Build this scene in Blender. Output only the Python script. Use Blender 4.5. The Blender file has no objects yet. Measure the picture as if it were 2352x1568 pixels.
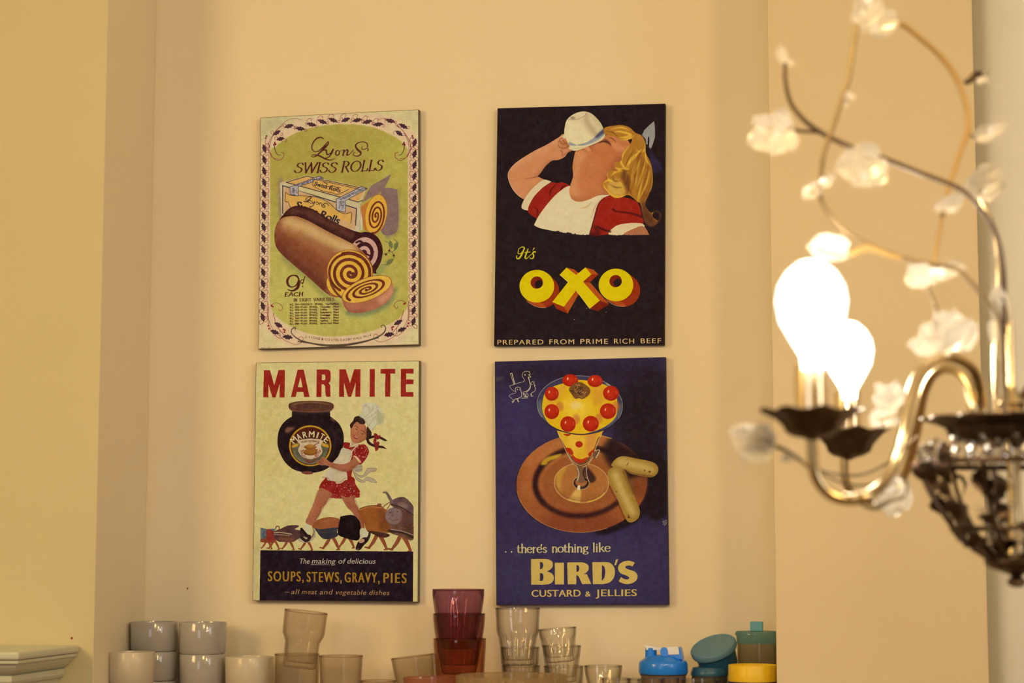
import bpy, bmesh, math, random
import numpy as np
from mathutils import Vector, Matrix, Euler
# ---------------------------------------------------------------- camera
W, H, FPX = 2352, 1568, 4573.0
YAW, PITCH, DCAM, EYE = math.radians(9.3), math.radians(6.2), 3.63, 1.60
ROT = (Matrix.Rotation(YAW, 3, 'Z') @ Matrix.Rotation(math.pi / 2 + PITCH, 3, 'X'))
CAM = Vector((0.0, -DCAM, EYE))
RN = np.array(ROT)

def P(px, py, Y=0.0):
    """world point seen at photo pixel (px, py) on the plane y = Y"""
    d = ROT @ Vector(((px - W / 2) / FPX, -(py - H / 2) / FPX, -1.0))
    return CAM + d * ((Y + DCAM) / d.y)

def MPP(px, py, Y=0.0):
    """metres per photo pixel at that point"""
    return -(ROT.transposed() @ (P(px, py, Y) - CAM)).z / FPX
# ---------------------------------------------------------------- camera object, world, lights, exposure
random.seed(1)
SC = bpy.context.scene; COL = SC.collection
cd = bpy.data.cameras.new('camera'); co = bpy.data.objects.new('camera', cd); COL.objects.link(co)
co.matrix_world = Matrix.Translation(CAM) @ ROT.to_4x4()
cd.sensor_width = 36.0; cd.lens = FPX / W * 36.0; cd.clip_start = 0.05; cd.clip_end = 50
cd.dof.use_dof = True; cd.dof.focus_distance = 3.66; cd.dof.aperture_fstop = 4.0
SC.camera = co
SC.view_settings.view_transform = 'Standard'; SC.view_settings.look = 'None'
SC.view_settings.gamma = 1.0; SC.view_settings.use_curve_mapping = False
SC.view_settings.exposure = -0.11
wd = bpy.data.worlds.new('world'); SC.world = wd; wd.use_nodes = True
wd.node_tree.nodes['Background'].inputs[0].default_value = (0.9, 0.62, 0.36, 1); wd.node_tree.nodes['Background'].inputs[1].default_value = 0.05

def area(name, loc, aim, size, power, color, sy=None):
    l = bpy.data.lights.new(name, 'AREA'); l.energy = power; l.color = color; l.size = size
    if sy: l.shape = 'RECTANGLE'; l.size_y = sy
    o = bpy.data.objects.new(name, l); COL.objects.link(o); o.location = loc
    o.rotation_euler = (Vector(aim) - Vector(loc)).to_track_quat('-Z', 'Y').to_euler(); return o
SC.cycles.max_bounces = 14; SC.cycles.transparent_max_bounces = 48; SC.cycles.transmission_bounces = 12
WARM = (1.0, 0.685, 0.285)
area('ceiling_lamp_light', (-2.65, -2.9, 2.50), (-0.2, 0, 1.7), 0.85, 36, WARM)
area('ceiling_lamp_light', (-0.30, -2.1, 2.35), (-0.4, 0, 1.75), 0.30, 9, WARM)
area('ceiling_lamp_light', (0.9, -2.6, 2.50), (-1.2, 0, 1.6), 0.25, 14, WARM)
area('window_daylight', (-1.2, -5.35, 1.9), (-0.4, 0, 1.5), 1.2, 15, (0.84, 0.90, 1.0), 1.6)
area('window_daylight', (2.25, -2.3, 2.3), (0.5, 0, 2.0), 1.2, 17, (0.92, 0.94, 0.92), 1.0)
# ---------------------------------------------------------------- flat print of the four canvases (drawn with numpy)
ILL = np.array([1.02, 0.76, 0.42])        # colour of a white card under the room's light

def lin(c):
    c = np.asarray(c, float)
    return np.where(c <= 0.04045, c / 12.92, ((c + 0.055) / 1.055) ** 2.4)

def enc(c):
    c = np.clip(c, 0, 1)
    return np.where(c <= 0.0031308, c * 12.92, 1.055 * c ** (1 / 2.4) - 0.055)

def alb(r, g, b):
    """surface colour (linear) of something that looks (r, g, b) under the room's light"""
    v = np.clip(lin(np.array([r, g, b]) / 255.0) / ILL, 0, 0.93)
    return (float(v[0]), float(v[1]), float(v[2]), 1.0)

def boxblur(a, r, ax):
    if r < 1: return a
    n = a.shape[ax]
    pad = [(0, 0), (0, 0)]; pad[ax] = (r + 1, r)
    c = np.cumsum(np.pad(a, pad), axis=ax)
    if ax == 0: return (c[2 * r + 1:2 * r + 1 + n] - c[:n]) / (2 * r + 1)
    return (c[:, 2 * r + 1:2 * r + 1 + n] - c[:, :n]) / (2 * r + 1)

def blur(a, s):
    r = int(round(s * 0.9))
    for _ in range(3): a = boxblur(boxblur(a, r, 0), r, 1)
    return a

def spline(p, closed=False, n=8):
    p = np.asarray(p, float)
    if len(p) < 3: return p
    q = np.vstack([p[-1], p, p[0], p[1]]) if closed else np.vstack([2 * p[0] - p[1], p, 2 * p[-1] - p[-2]])
    t = np.linspace(0, 1, n, endpoint=False)[:, None]
    out = []
    for i in range(len(q) - 3):
        a, b, c, d = q[i:i + 4]
        if np.allclose(b[:2], c[:2]): continue
        out.append(0.5 * (2 * b + (c - a) * t + (2 * a - 5 * b + 4 * c - d) * t * t + (3 * b - a - 3 * c + d) * t ** 3))
    r = np.vstack(out)
    return r if closed else np.vstack([r, p[-1]])

_txt = {}
def glyphs(s, bold, spacing):
    key = (s, bold, spacing)
    if key not in _txt:
        cu = bpy.data.curves.new('t', 'FONT'); cu.body = s; cu.offset = bold; cu.space_character = spacing
        cu.resolution_u = 4
        ob = bpy.data.objects.new('t', cu); bpy.context.scene.collection.objects.link(ob)
        dg = bpy.context.evaluated_depsgraph_get(); oe = ob.evaluated_get(dg); me = oe.to_mesh()
        me.calc_loop_triangles()
        v = np.array([x.co[:2] for x in me.vertices]).reshape(-1, 2)
        t = np.array([x.vertices[:] for x in me.loop_triangles]).reshape(-1, 3)
        oe.to_mesh_clear(); bpy.data.objects.remove(ob); bpy.data.curves.remove(cu)
        _txt[key] = (v, t)
    return _txt[key]

class Art:
    S = 5.2256
    def __init__(s, corners, Y, bg, tpp=2.6):
        s.Y = Y
        c = np.array([list(P(x, y, Y)) for x, y in corners])
        s.x0, s.x1, s.z0, s.z1 = c[:, 0].min(), c[:, 0].max(), c[:, 2].min(), c[:, 2].max()
        s.k = tpp / MPP(*corners[0], Y)
        s.w, s.h = int((s.x1 - s.x0) * s.k), int((s.z1 - s.z0) * s.k)
        s.im = np.empty((s.h, s.w, 3)); s.im[:] = np.array(bg) / 255.0
        s.cm = None; s.tpp = tpp; s.at(corners[0][0], corners[0][1])
        s.rng = np.random.RandomState(7)
    def at(s, ox, oy): s.ox, s.oy = ox, oy; return s
    def T(s, p):
        p = np.asarray(p, float)
        px = s.ox + p[:, 0] / s.S; py = s.oy + p[:, 1] / s.S
        d = np.stack([(px - W / 2) / FPX, -(py - H / 2) / FPX, -np.ones(len(px))], 0)
        d = RN @ d
        t = (s.Y + DCAM) / d[1]
        return np.stack([(d[0] * t + CAM.x - s.x0) * s.k, (s.z1 - (d[2] * t + CAM.z)) * s.k], 1)
    def blend(s, m, x0, y0, col, a):
        h, w = m.shape
        if h <= 0 or w <= 0: return
        if s.cm is not None: m = m * s.cm[y0:y0 + h, x0:x0 + w]
        m = (m * a)[..., None]
        v = s.im[y0:y0 + h, x0:x0 + w]
        v += (np.array(col) / 255.0 - v) * m
    def box(s, p, pad):
        x0 = max(0, int(p[:, 0].min() - pad)); y0 = max(0, int(p[:, 1].min() - pad))
        x1 = min(s.w, int(p[:, 0].max() + pad) + 2); y1 = min(s.h, int(p[:, 1].max() + pad) + 2)
        return x0, y0, x1, y1
    def pm(s, p, b=0):
        sg = b * s.tpp / s.S
        x0, y0, x1, y1 = s.box(p, 3 * sg + 1)
        if x1 <= x0 or y1 <= y0: return np.zeros((0, 0)), 0, 0
        m = np.zeros((y1 - y0, x1 - x0), bool); xs = np.arange(x0, x1) + 0.5
        q = np.roll(p, -1, 0)
        for (ax, ay), (bx, by) in zip(p, q):
            if ay == by: continue
            if ay > by: ax, ay, bx, by = bx, by, ax, ay
            r0 = max(y0, math.ceil(ay - 0.5)); r1 = min(y1, math.ceil(by - 0.5))
            if r1 <= r0: continue
            yy = np.arange(r0, r1) + 0.5
            xi = ax + (yy - ay) * (bx - ax) / (by - ay)
            m[r0 - y0:r1 - y0] ^= xs[None, :] > xi[:, None]
        m = m.astype(float)
        return (blur(m, sg) if sg > 0.6 else m), x0, y0
    def f(s, pts, col, a=1.0, b=0):
        m, x, y = s.pm(s.T(pts), b); s.blend(m, x, y, col, a); return s
    def c(s, pts, col, a=1.0, b=0):
        return s.f(spline(pts, True), col, a, b)
    def e(s, cx, cy, rx, ry, rot, col, a=1.0, b=0, a0=0, a1=360):
        return s.f(s.ep(cx, cy, rx, ry, rot, a0, a1), col, a, b)
    def ep(s, cx, cy, rx, ry, rot=0, a0=0, a1=360, n=48):
        t = np.radians(np.linspace(a0, a1, n)); r = math.radians(rot)
        x, y = rx * np.cos(t), ry * np.sin(t)
        return np.stack([cx + x * math.cos(r) - y * math.sin(r), cy + x * math.sin(r) + y * math.cos(r)], 1)
    def clip(s, pts, smooth=True):
        m, x, y = s.pm(s.T(spline(pts, True) if smooth else pts))
        s.cm = np.zeros((s.h, s.w)); s.cm[y:y + m.shape[0], x:x + m.shape[1]] = m; return s
    def noclip(s): s.cm = None; return s
    def l(s, pts, w, col, a=1.0, b=0, sm=True, nib=None):
        p = np.asarray(pts, float)
        if np.isscalar(w): ww = np.full(len(p), float(w))
        else: ww = np.interp(np.linspace(0, 1, len(p)), np.linspace(0, 1, len(w)), w)
        p = np.column_stack([p, ww])
        if sm and len(p) > 2: p = spline(p, False, 6)
        q = s.T(p[:, :2]); r = np.maximum(p[:, 2], 0.5) * s.tpp / s.S / 2
        if nib is not None:
            d = np.gradient(p[:, :2], axis=0); L = np.hypot(d[:, 0], d[:, 1]) + 1e-9
            v = np.abs(d[:, 0] * math.sin(nib[1]) - d[:, 1] * math.cos(nib[1])) / L
            r = r * (nib[0] + (1 - nib[0]) * v)
        sg = b * s.tpp / s.S
        X0, Y0, X1, Y1 = s.box(q, r.max() + 3 * sg + 2)
        if X1 <= X0 or Y1 <= Y0: return s
        m = np.zeros((Y1 - Y0, X1 - X0))
        for i in range(len(q) - 1):
            seg = q[i:i + 2]; rr = max(r[i], r[i + 1]) + 1
            x0, y0, x1, y1 = s.box(seg, rr)
            if x1 <= x0 or y1 <= y0: continue
            gx = np.arange(x0, x1)[None, :] + 0.5 - seg[0, 0]; gy = np.arange(y0, y1)[:, None] + 0.5 - seg[0, 1]
            dx, dy = seg[1] - seg[0]; L2 = dx * dx + dy * dy + 1e-9
            t = np.clip((gx * dx + gy * dy) / L2, 0, 1)
            dd = np.hypot(gx - t * dx, gy - t * dy)
            v = np.clip(r[i] + (r[i + 1] - r[i]) * t - dd + 0.5, 0, 1)
            sub = m[y0 - Y0:y1 - Y0, x0 - X0:x1 - X0]
            np.maximum(sub, v, out=sub)
        if sg > 0.6: m = blur(m, sg)
        s.blend(m, X0, Y0, col, a); return s
    def t(s, txt, x0, y0, x1, y1, h, col, bold=0.0, shear=0.0, sp=1.0, a=1.0, arc=0.0):
        v, tr = glyphs(txt, 0.0, sp)
        hv, _ = glyphs('H', 0.0, 1.0)
        v = v.copy(); cap = hv[:, 1].max() - hv[:, 1].min(); xm, xM = v[:, 0].min(), v[:, 0].max()
        u = (v[:, 0] - xm) / (xM - xm); y = (v[:, 1] - hv[:, 1].min()) / cap * h
        L = math.hypot(x1 - x0, y1 - y0); tx, ty = (x1 - x0) / L, (y1 - y0) / L
        X = u * L + shear * y
        ph = 4 * arc * u * (1 - u)                       # sagging or rising baseline
        sl = 4 * arc * (1 - 2 * u) / L
        pts = np.stack([x0 + X * tx + y * ty - y * sl * 0 , y0 + X * ty - y * tx + ph], 1)
        pts[:, 0] += y * sl
        q = s.T(pts)
        X0, Y0, X1, Y1 = s.box(q, 1)
        if X1 <= X0 or Y1 <= Y0: return s
        m = np.zeros((Y1 - Y0, X1 - X0))
        for tri in q[tr]:
            x0_, y0_, x1_, y1_ = s.box(tri, 1)
            if x1_ <= x0_ or y1_ <= y0_: continue
            gx = np.arange(x0_, x1_)[None, :] + 0.5; gy = np.arange(y0_, y1_)[:, None] + 0.5
            A, B, C = tri
            d = (B[0] - A[0]) * (C[1] - A[1]) - (B[1] - A[1]) * (C[0] - A[0])
            if abs(d) < 1e-9: continue
            sgn = 1 if d > 0 else -1
            ins = np.ones((y1_ - y0_, x1_ - x0_), bool)
            for U, V in ((A, B), (B, C), (C, A)):
                ins &= sgn * ((V[0] - U[0]) * (gy - U[1]) - (V[1] - U[1]) * (gx - U[0])) >= -0.3
            m[y0_ - Y0:y1_ - Y0, x0_ - X0:x1_ - X0][ins] = 1
        for _ in range(int(round(bold * 1.4 * h * s.tpp / s.S / cap))):   # heavier weight: grow sideways
            m[:, 1:] = np.maximum(m[:, 1:], m[:, :-1])
        s.blend(m, X0, Y0, col, a); return s
    def pen(s, txt, x0, y0, x1, y1, h, w, col, slant=0.0, thin=0.35, gap=0.12, serif=0.1):
        """serif lettering drawn with a broad nib"""
        tot = 0; lay = []
        for ch in txt:
            if ch == ' ': tot += 0.35 + gap; continue
            g = GL[ch]; lay.append((tot, g)); tot += g[0] + gap
        tot -= gap
        L = math.hypot(x1 - x0, y1 - y0); tx, ty = (x1 - x0) / L, (y1 - y0) / L; k = L / tot
        for off, g in lay:
            for st in g[1:]:
                sm = st[0] == 's'; q = []
                for (gx, gy) in st[1:]:
                    X = (off + gx) * k + slant * gy * h; Yv = gy * h
                    q.append((x0 + X * tx + Yv * ty, y0 + X * ty - Yv * tx))
                s.l(q, w, col, sm=sm, nib=(thin, 0.0) if st[0] != 'j' else None)
                if st[0] == 'v' and serif:
                    for (gx, gy) in (st[1], st[-1]):
                        X = (off + gx) * k + slant * gy * h; Yv = gy * h
                        cx, cy = x0 + X * tx + Yv * ty, y0 + X * ty - Yv * tx; d = serif * h * 1.1
                        s.l([(cx - d * tx, cy - d * ty), (cx + d * tx, cy + d * ty)], w * 0.42, col)
        return s
    def mottle(s, amp, size, seed=1):
        r = np.random.RandomState(seed)
        n = r.rand(s.h // size + 3, s.w // size + 3, 3) * 0.5 + r.rand(s.h // size + 3, s.w // size + 3, 1) - 0.75
        yy = np.arange(s.h) / size; xx = np.arange(s.w) / size
        y0 = yy.astype(int); x0 = xx.astype(int); fy = (yy - y0)[:, None, None]; fx = (xx - x0)[None, :, None]
        fy = fy * fy * (3 - 2 * fy); fx = fx * fx * (3 - 2 * fx)
        v = (n[y0][:, x0] * (1 - fy) * (1 - fx) + n[y0 + 1][:, x0] * fy * (1 - fx) + n[y0][:, x0 + 1] * (1 - fy) * fx + n[y0 + 1][:, x0 + 1] * fy * fx)
        s.im = np.clip(s.im + v * amp, 0, 1); return s
    def image(s, name):
        im = np.ones((s.h, s.w, 4), np.float32)
        im[..., :3] = enc(np.clip(lin(s.im) / ILL - 0.004, 0.0015, 1))
        I = bpy.data.images.new(name, s.w, s.h); I.pixels.foreach_set(im[::-1].ravel()); I.update(); I.pack()
        return I

# serif skeleton letters: (width, strokes); 'v' straight with serifs, 'n' straight, 's' smooth, 'j' dot
GL = {
 'S': (.5, ('s', (.47,.84), (.36,.98), (.18,.96), (.08,.8), (.16,.62), (.34,.5), (.46,.34), (.4,.1), (.2,.0), (.02,.12), (.0,.2))),
 'W': (.85, ('n', (.0,1), (.2,.0)), ('n', (.2,.0), (.42,.98)), ('n', (.42,.98), (.6,.0)), ('n', (.6,.0), (.85,1))),
 'I': (.12, ('v', (.06,0), (.06,1))),
 'R': (.6, ('v', (.1,0), (.1,1)), ('s', (.1,.98), (.34,.98), (.48,.78), (.36,.54), (.1,.5)), ('n', (.28,.5), (.56,.0))),
 'O': (.72, ('s', (.36,1), (.12,.86), (.0,.5), (.12,.14), (.36,.0), (.6,.14), (.72,.5), (.6,.86), (.36,1))),
 'L': (.45, ('v', (.1,0), (.1,1)), ('n', (.1,.02), (.44,.02), (.47,.2))),
 'N': (.6, ('v', (.08,0), (.08,1)), ('n', (.08,1), (.52,0)), ('v', (.52,0), (.52,1))),
 'E': (.5, ('v', (.1,0), (.1,1)), ('n', (.1,.98), (.46,.98)), ('n', (.1,.52), (.38,.52)), ('n', (.1,.02), (.48,.02))),
 'G': (.6, ('s', (.55,.82), (.4,.98), (.16,.94), (.02,.6), (.06,.22), (.28,.0), (.54,.12)), ('v', (.54,.1), (.54,.45))),
 'H': (.6, ('v', (.08,0), (.08,1)), ('v', (.52,0), (.52,1)), ('n', (.08,.52), (.52,.52))),
 'T': (.55, ('v', (.27,0), (.27,.98)), ('n', (.0,.98), (.55,.98))),
 'V': (.6, ('n', (.02,1), (.3,0)), ('n', (.3,0), (.58,1))),
 'A': (.6, ('n', (.0,0), (.28,1)), ('n', (.3,1), (.6,0)), ('n', (.12,.34), (.48,.34))),
 'C': (.55, ('s', (.52,.84), (.36,.99), (.12,.88), (.0,.5), (.12,.12), (.36,.0), (.54,.14))),
 '.': (.1, ('j', (.05,.05), (.06,.06))),
 't': (.34, ('s', (.14,.86), (.13,.4), (.14,.1), (.24,.01), (.35,.07)), ('n', (.0,.62), (.34,.62))),
 'h': (.52, ('v', (.1,0), (.1,1.08)), ('s', (.1,.5), (.24,.66), (.38,.62), (.43,.45), (.43,.02)), ('n', (.34,.02), (.54,.02))),
 'e': (.44, ('s', (.04,.38), (.42,.42), (.36,.62), (.2,.67), (.05,.54), (.02,.3), (.12,.06), (.28,.0), (.43,.12))),
 'r': (.38, ('v', (.1,0), (.1,.64)), ('s', (.1,.44), (.2,.62), (.36,.62))),
 's': (.34, ('s', (.31,.56), (.18,.66), (.05,.56), (.1,.4), (.26,.28), (.32,.14), (.2,.0), (.03,.1))),
 "'": (.02, ('n', (-.06,1.0), (-.1,.82))),
 'n': (.54, ('v', (.1,0), (.1,.64)), ('s', (.1,.48), (.24,.66), (.38,.62), (.43,.45), (.43,.02)), ('n', (.34,.02), (.54,.02))),
 'o': (.46, ('s', (.23,.66), (.06,.56), (.0,.33), (.07,.08), (.23,.0), (.4,.09), (.46,.33), (.4,.57), (.23,.66))),
 'i': (.2, ('v', (.1,0), (.1,.64)), ('j', (.09,.9), (.1,.92))),
 'g': (.46, ('s', (.22,.66), (.07,.56), (.08,.34), (.22,.26), (.36,.36), (.36,.56), (.22,.66)), ('s', (.14,.26), (.06,.14), (.2,.06), (.4,.0), (.42,-.18), (.24,-.28), (.04,-.2), (.06,-.06), (.16,.04)), ('n', (.34,.6), (.46,.66))),
 'l': (.2, ('v', (.1,0), (.1,1.08))),
 'k': (.5, ('v', (.1,0), (.1,1.08)), ('n', (.1,.26), (.4,.62)), ('n', (.22,.38), (.46,.02)), ('n', (.38,.02), (.54,.02))),
}
C1 = [(598, 269.6), (961.7, 251), (962.7, 791.7), (593, 801.7)]
C2 = [(1142.4, 248.3), (1528, 237.6), (1525.7, 791.7), (1134.4, 793.7)]
C3 = [(587.6, 832.6), (963.3, 827.6), (960.4, 1382.6), (580, 1379.4)]
C4 = [(1136.3, 830), (1528.6, 819.6), (1536.2, 1388), (1140, 1389.3)]
TH = 0.017

def swirl(A, cx, cy, rx, ry, rot, turns, w, col, start=0, cut=0.0, dirn=1):
    t = np.linspace(0.02, 1, int(turns * 22)); an = np.radians(start) + dirn * t * turns * 2 * math.pi
    r = math.radians(rot); x = rx * t * np.cos(an); y = ry * t * np.sin(an)
    q = np.stack([cx + x * math.cos(r) - y * math.sin(r), cy + x * math.sin(r) + y * math.cos(r)], 1)
    A.l(q, w, col, sm=False, nib=(0.42, math.radians(rot)) if ry < rx * .6 else None)

def leaf(A, cx, cy, L, wd, rot, col):
    p = []; r = math.radians(rot)
    for sd in (1, -1):
        ts = np.linspace(0, 1, 9) if sd == 1 else np.linspace(1, 0, 9)[1:-1]
        for i, t in enumerate(ts):
            b = math.sin(math.pi * t) * wd * (1.15 if i % 2 else 0.72)
            p.append(((t - .5) * L, sd * b))
    p = np.array(p); q = np.stack([cx + p[:, 0] * math.cos(r) - p[:, 1] * math.sin(r), cy + p[:, 0] * math.sin(r) + p[:, 1] * math.cos(r)], 1)
    A.f(q, col)

def paint_lyons():
    A = Art(C1, -TH, (217, 198, 140))
    RB, DK, BR = (140, 62, 66), (72, 44, 50), (84, 34, 34)
    # pale border band and green panel
    A.at(570, 230)
    A.f([(150,210),(700,180),(560,300),(330,420),(240,560),(140,500)], (176,170,125), .45, 60)
    A.f([(150,210),(2050,110),(2050,420),(1800,150),(1200,150),(600,190),(300,330),(150,560)], (190,180,125), .35, 40)
    band = [(150,640),(180,520),(260,400),(420,300),(600,230),(900,180),(1300,165),(1560,170),(1800,230),(1960,340),(2020,480),(2040,640),
            (2040,2400),(2030,2560),(1990,2700),(1900,2820),(1700,2960),(1350,3050),(1000,3060),(640,3010),(400,2900),(230,2740),(150,2560)]
    A.c(band, (224,188,146), .75, 22)
    pan = [(268,640),(330,560),(440,470),(560,400),(760,335),(960,300),(1150,290),(1350,300),(1550,345),(1720,420),(1830,490),(1900,570),(1914,640),
           (1916,1200),(1920,2000),(1920,2420),(1860,2555),(1780,2635),(1650,2705),(1450,2775),(1200,2820),(960,2830),(760,2805),(560,2735),(420,2655),(320,2565),(262,2415),(264,2000),(266,1200)]
    A.c(pan, (180,166,76), 1, 5)
    A.clip(pan)
    A.e(1000, 800, 900, 700, 0, (172,154,70), .8, 200)
    A.e(900, 2350, 900, 420, 0, (196,186,96), .8, 150)
    A.e(400, 1900, 260, 500, 0, (190,178,92), .6, 90)
    A.e(1750, 700, 260, 300, 0, (190,178,80), .5, 90)
    A.noclip()
    # holly border
    R = random.Random(3)
    for side, ys in ((0, list(range(560, 2660, 135))), (1, list(range(490, 2650, 134)))):
        for y in ys:
            fx = 196 - (y - 560) * 0.010 if side == 0 else 1998 - (y - 490) * .006
            s = 1 if side == 0 else -1
            leaf(A, fx, y + 20, 112, 27, 90 - 16 * s, DK)
            A.l([(fx-6*s,y+50),(fx-40*s,y+70),(fx-36*s,y+104),(fx-8*s,y+94),(fx+18*s,y+70)], 6, RB)
            A.l([(fx+12*s,y-30),(fx+48*s,y-40),(fx+58*s,y-4),(fx+36*s,y+20),(fx+20*s,y+2)], 6, RB)
            A.l([(fx+14*s,y+40),(fx+50*s,y+34),(fx+52*s,y+66),(fx+28*s,y+72)], 5, RB)
    for (x, y, rt, L) in ((490,312,-15,125),(625,342,8,125),(760,292,12,130),(890,258,20,130),(1020,240,22,125),(1170,236,-22,120),(1310,240,-12,125),(1430,260,-14,130),(1560,290,-5,130),(1705,248,15,130),(1862,312,28,130),(1812,396,35,110),(340,392,-30,120),(388,465,-10,105)):
        leaf(A, x, y, L, 26, rt, DK)
        A.l([(x-60,y+14),(x-70,y-16),(x-44,y-26),(x-34,y-4)], 5, RB)
        A.l([(x+50,y+4),(x+74,y+6),(x+70,y+32),(x+48,y+26)], 5, RB)
        if 700 < x < 1650: A.l([(x-60,y-40),(x-30,y-70),(x+6,y-60),(x-6,y-40)], 5, RB)
    for s_, mx in ((1, 0), (-1, 2190)):
        f = lambda pts: [(mx + s_ * x, y) for x, y in pts]
        A.l(f([(640,240),(560,218),(460,250),(360,340),(270,460),(240,580),(290,680),(360,722),(420,690),(425,640),(395,625)]), (4,8), RB)
        A.l(f([(420,300),(330,370),(270,500),(262,610),(300,690),(370,700)]), 6, RB)
        A.l(f([(215,450),(205,520),(240,600),(280,680)]), 5, RB)
        A.l(f([(320,500),(318,580),(350,650),(390,660)]), (10,5), DK)
        for bx, by in ((220,430),(212,455),(320,515),(330,530),(310,535)):
            A.e(mx + s_ * bx, by, 11, 11, 0, (120,42,56))
    A.at(570, 520)
    for s_, mx, dy in ((1, 0, 0), (-1, 2165, -30)):
        f = lambda pts: [(mx + s_ * x, y + dy) for x, y in pts]
        A.l(f([(270,945),(330,915),(395,940),(412,980),(385,1012),(365,990)]), 6, RB)
        A.l(f([(240,930),(235,1060),(250,1180),(300,1280),(380,1340),(440,1320)]), 6, RB)
        A.l(f([(300,1040),(320,1110),(350,1200),(430,1300)]), 7, RB)
        A.l(f([(250,960),(245,1100),(300,1240),(390,1320)]), 5, RB)
        A.l(f([(380,1240),(390,1320),(470,1380),(570,1412),(640,1390),(660,1340),(630,1318),(600,1340)]), 5, RB)
        leaf(A, mx + s_ * 365, 1180 + dy, 120, 27, 28 * s_, DK)
        leaf(A, mx + s_ * 320, 1265 + dy, 120, 27, 20 * s_, DK)
        leaf(A, mx + s_ * 475, 1325 + dy, 130, 30, 8 * s_, DK)
        for bx, by in ((425,1232),(440,1242),(435,1266),(240,1190),(250,1225),(280,950),(296,960)):
            A.e(mx + s_ * bx, by + dy, 11, 11, 0, (150,40,50))
    A.l([(560,1240),(572,1222),(555,1212),(520,1240),(530,1290),(620,1360),(760,1400),(900,1424),(1040,1432),(1200,1420),(1400,1380),(1560,1320),(1630,1270),(1650,1220),(1630,1185),(1600,1185),(1600,1210)], (7,14,9,16,18,18,16,14,9,7), (86,70,52))
    for i in range(60):
        t = i / 59.; x = 600 + t * 960; y = 1372 + math.sin(t * math.pi) * 64 - t * 42
        A.e(x, y + 4, 9, 8, 0, (86,70,52))
    A.t('J. LYONS & CO LTD. CADBY HALL W.14', 684, 1322, 1478, 1310, 24, BR, .012, .1, 1.15, arc=56)
    A.t('Repr. N.C.', 150, 1462, 270, 1456, 16, (150,135,100), 0, .3, 1)
    # lettering
    A.at(570, 230)
    A.l([(905,462),(870,446),(820,462),(775,520),(765,580),(800,618),(850,605),(905,560),(955,500),(962,520),(930,560),(870,620),(810,672),(768,680),(762,664),(800,655),(860,670),(930,705),(990,718),(1045,696)], (9,14,16,15,13,9,13,17,10,15,22,20,12,7,7,11,17,17,10,6), BR)
    A.l([(905,604),(935,596),(940,625),(950,652),(985,640),(1015,600)], (8,20,18,13,16), BR)
    A.l([(1020,592),(1000,640),(970,680),(930,694)], (19,17,13,8), BR)
    A.e(1072, 632, 30, 36, 15, BR); A.e(1073, 632, 14, 25, 15, (178,160,76)); A.l([(1095,615),(1125,600),(1140,600)], 6, BR)
    A.l([(1150,600),(1138,662)], (19,17), BR); A.l([(1142,635),(1175,600),(1196,602),(1188,640),(1190,660),(1215,650),(1240,625),(1262,600)], (8,12,19,19,17,9,8,8), BR)
    A.l([(1370,560),(1362,585),(1395,590),(1430,565),(1425,520),(1380,500),(1320,512),(1290,545),(1310,590),(1345,620),(1350,650),(1310,672),(1265,660),(1262,635),(1282,625)], (7,8,8,11,12,10,12,17,22,22,17,12,9,7,6), BR)
    A.l([(1437,582),(1440,600),(1428,612)], (14,10,4), BR)
    A.pen('SWISS', 556, 872, 1050, 866, 118, 20, BR, .25, .25, .1, .09)
    A.pen('ROLLS', 1112, 862, 1605, 842, 124, 20, BR, .25, .25, .09, .09)
    # box
    CR, OR, NV = (200,184,140), (214,160,82), (46,38,46)
    A.c([(360,980),(420,970),(420,1420),(370,1390)], (150,125,105), .8, 14)
    A.f([(380,990),(710,903),(1425,1055),(1350,1240),(1370,1540),(1310,1560),(400,1340)], CR)
    A.f([(380,992),(710,905),(1420,1055),(1345,1225)], (206,182,130))
    A.f([(455,985),(705,915),(1400,1065),(1322,1222)], OR, .8); A.l([(455,985),(705,912),(1400,1062)], 8, NV, sm=False); A.l([(455,985),(1322,1222),(1372,1200)], 9, NV, sm=False)
    A.f([(400,1020),(1345,1240),(1345,1600),(400,1380)], CR)
    A.l([(1345,1240),(1345,1560)], 5, (110,95,80)); A.f([(1345,1240),(1372,1380),(1372,1560),(1345,1560)], (205,195,160))
    A.l([(415,1360),(415,1025),(1300,1300),(1290,1500)], 11, NV, sm=False); A.f([(425,1040),(1290,1308),(1285,1560),(425,1340)], (204,160,110))
    A.f([(610,1040),(1180,1205),(1180,1245),(600,1085)], (206,188,128), .9, 3)
    A.f([(445,1105),(520,1140),(700,1150),(830,1165),(960,1225),(1080,1330),(1170,1360),(1240,1350),(1235,1480),(1170,1440),(560,1300),(500,1260),(470,1215),(448,1212)], (216,168,82))
    A.l([(445,1105),(520,1142),(700,1150),(830,1165),(960,1225),(1080,1330),(1170,1362),(1240,1350),(1232,1480)], 6, NV); A.l([(447,1105),(447,1212),(480,1220),(500,1270),(520,1300)], 6, NV)
    for q in ([(500,1040),(545,1025),(850,912),(905,935),(600,1040),(598,1150),(505,1130)], [(1055,1185),(1095,1170),(1360,1035),(1430,1062),(1170,1205),(1165,1345),(1062,1320)]):
        A.f(q, (178,168,160)); A.l(q + [q[0]], 6, NV, sm=False)
    R = random.Random(5)
    for i in range(150):
        t = R.random(); a, b = ((530,1035),(860,930)) if i % 2 else ((1090,1190),(1390,1055))
        x = a[0] + (b[0]-a[0])*t + R.uniform(-8,26); y = a[1] + (b[1]-a[1])*t + R.uniform(-8,12)
        A.l([(x,y),(x+10,y-8),(x+16,y+4)], 4, (100,90,100))
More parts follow.
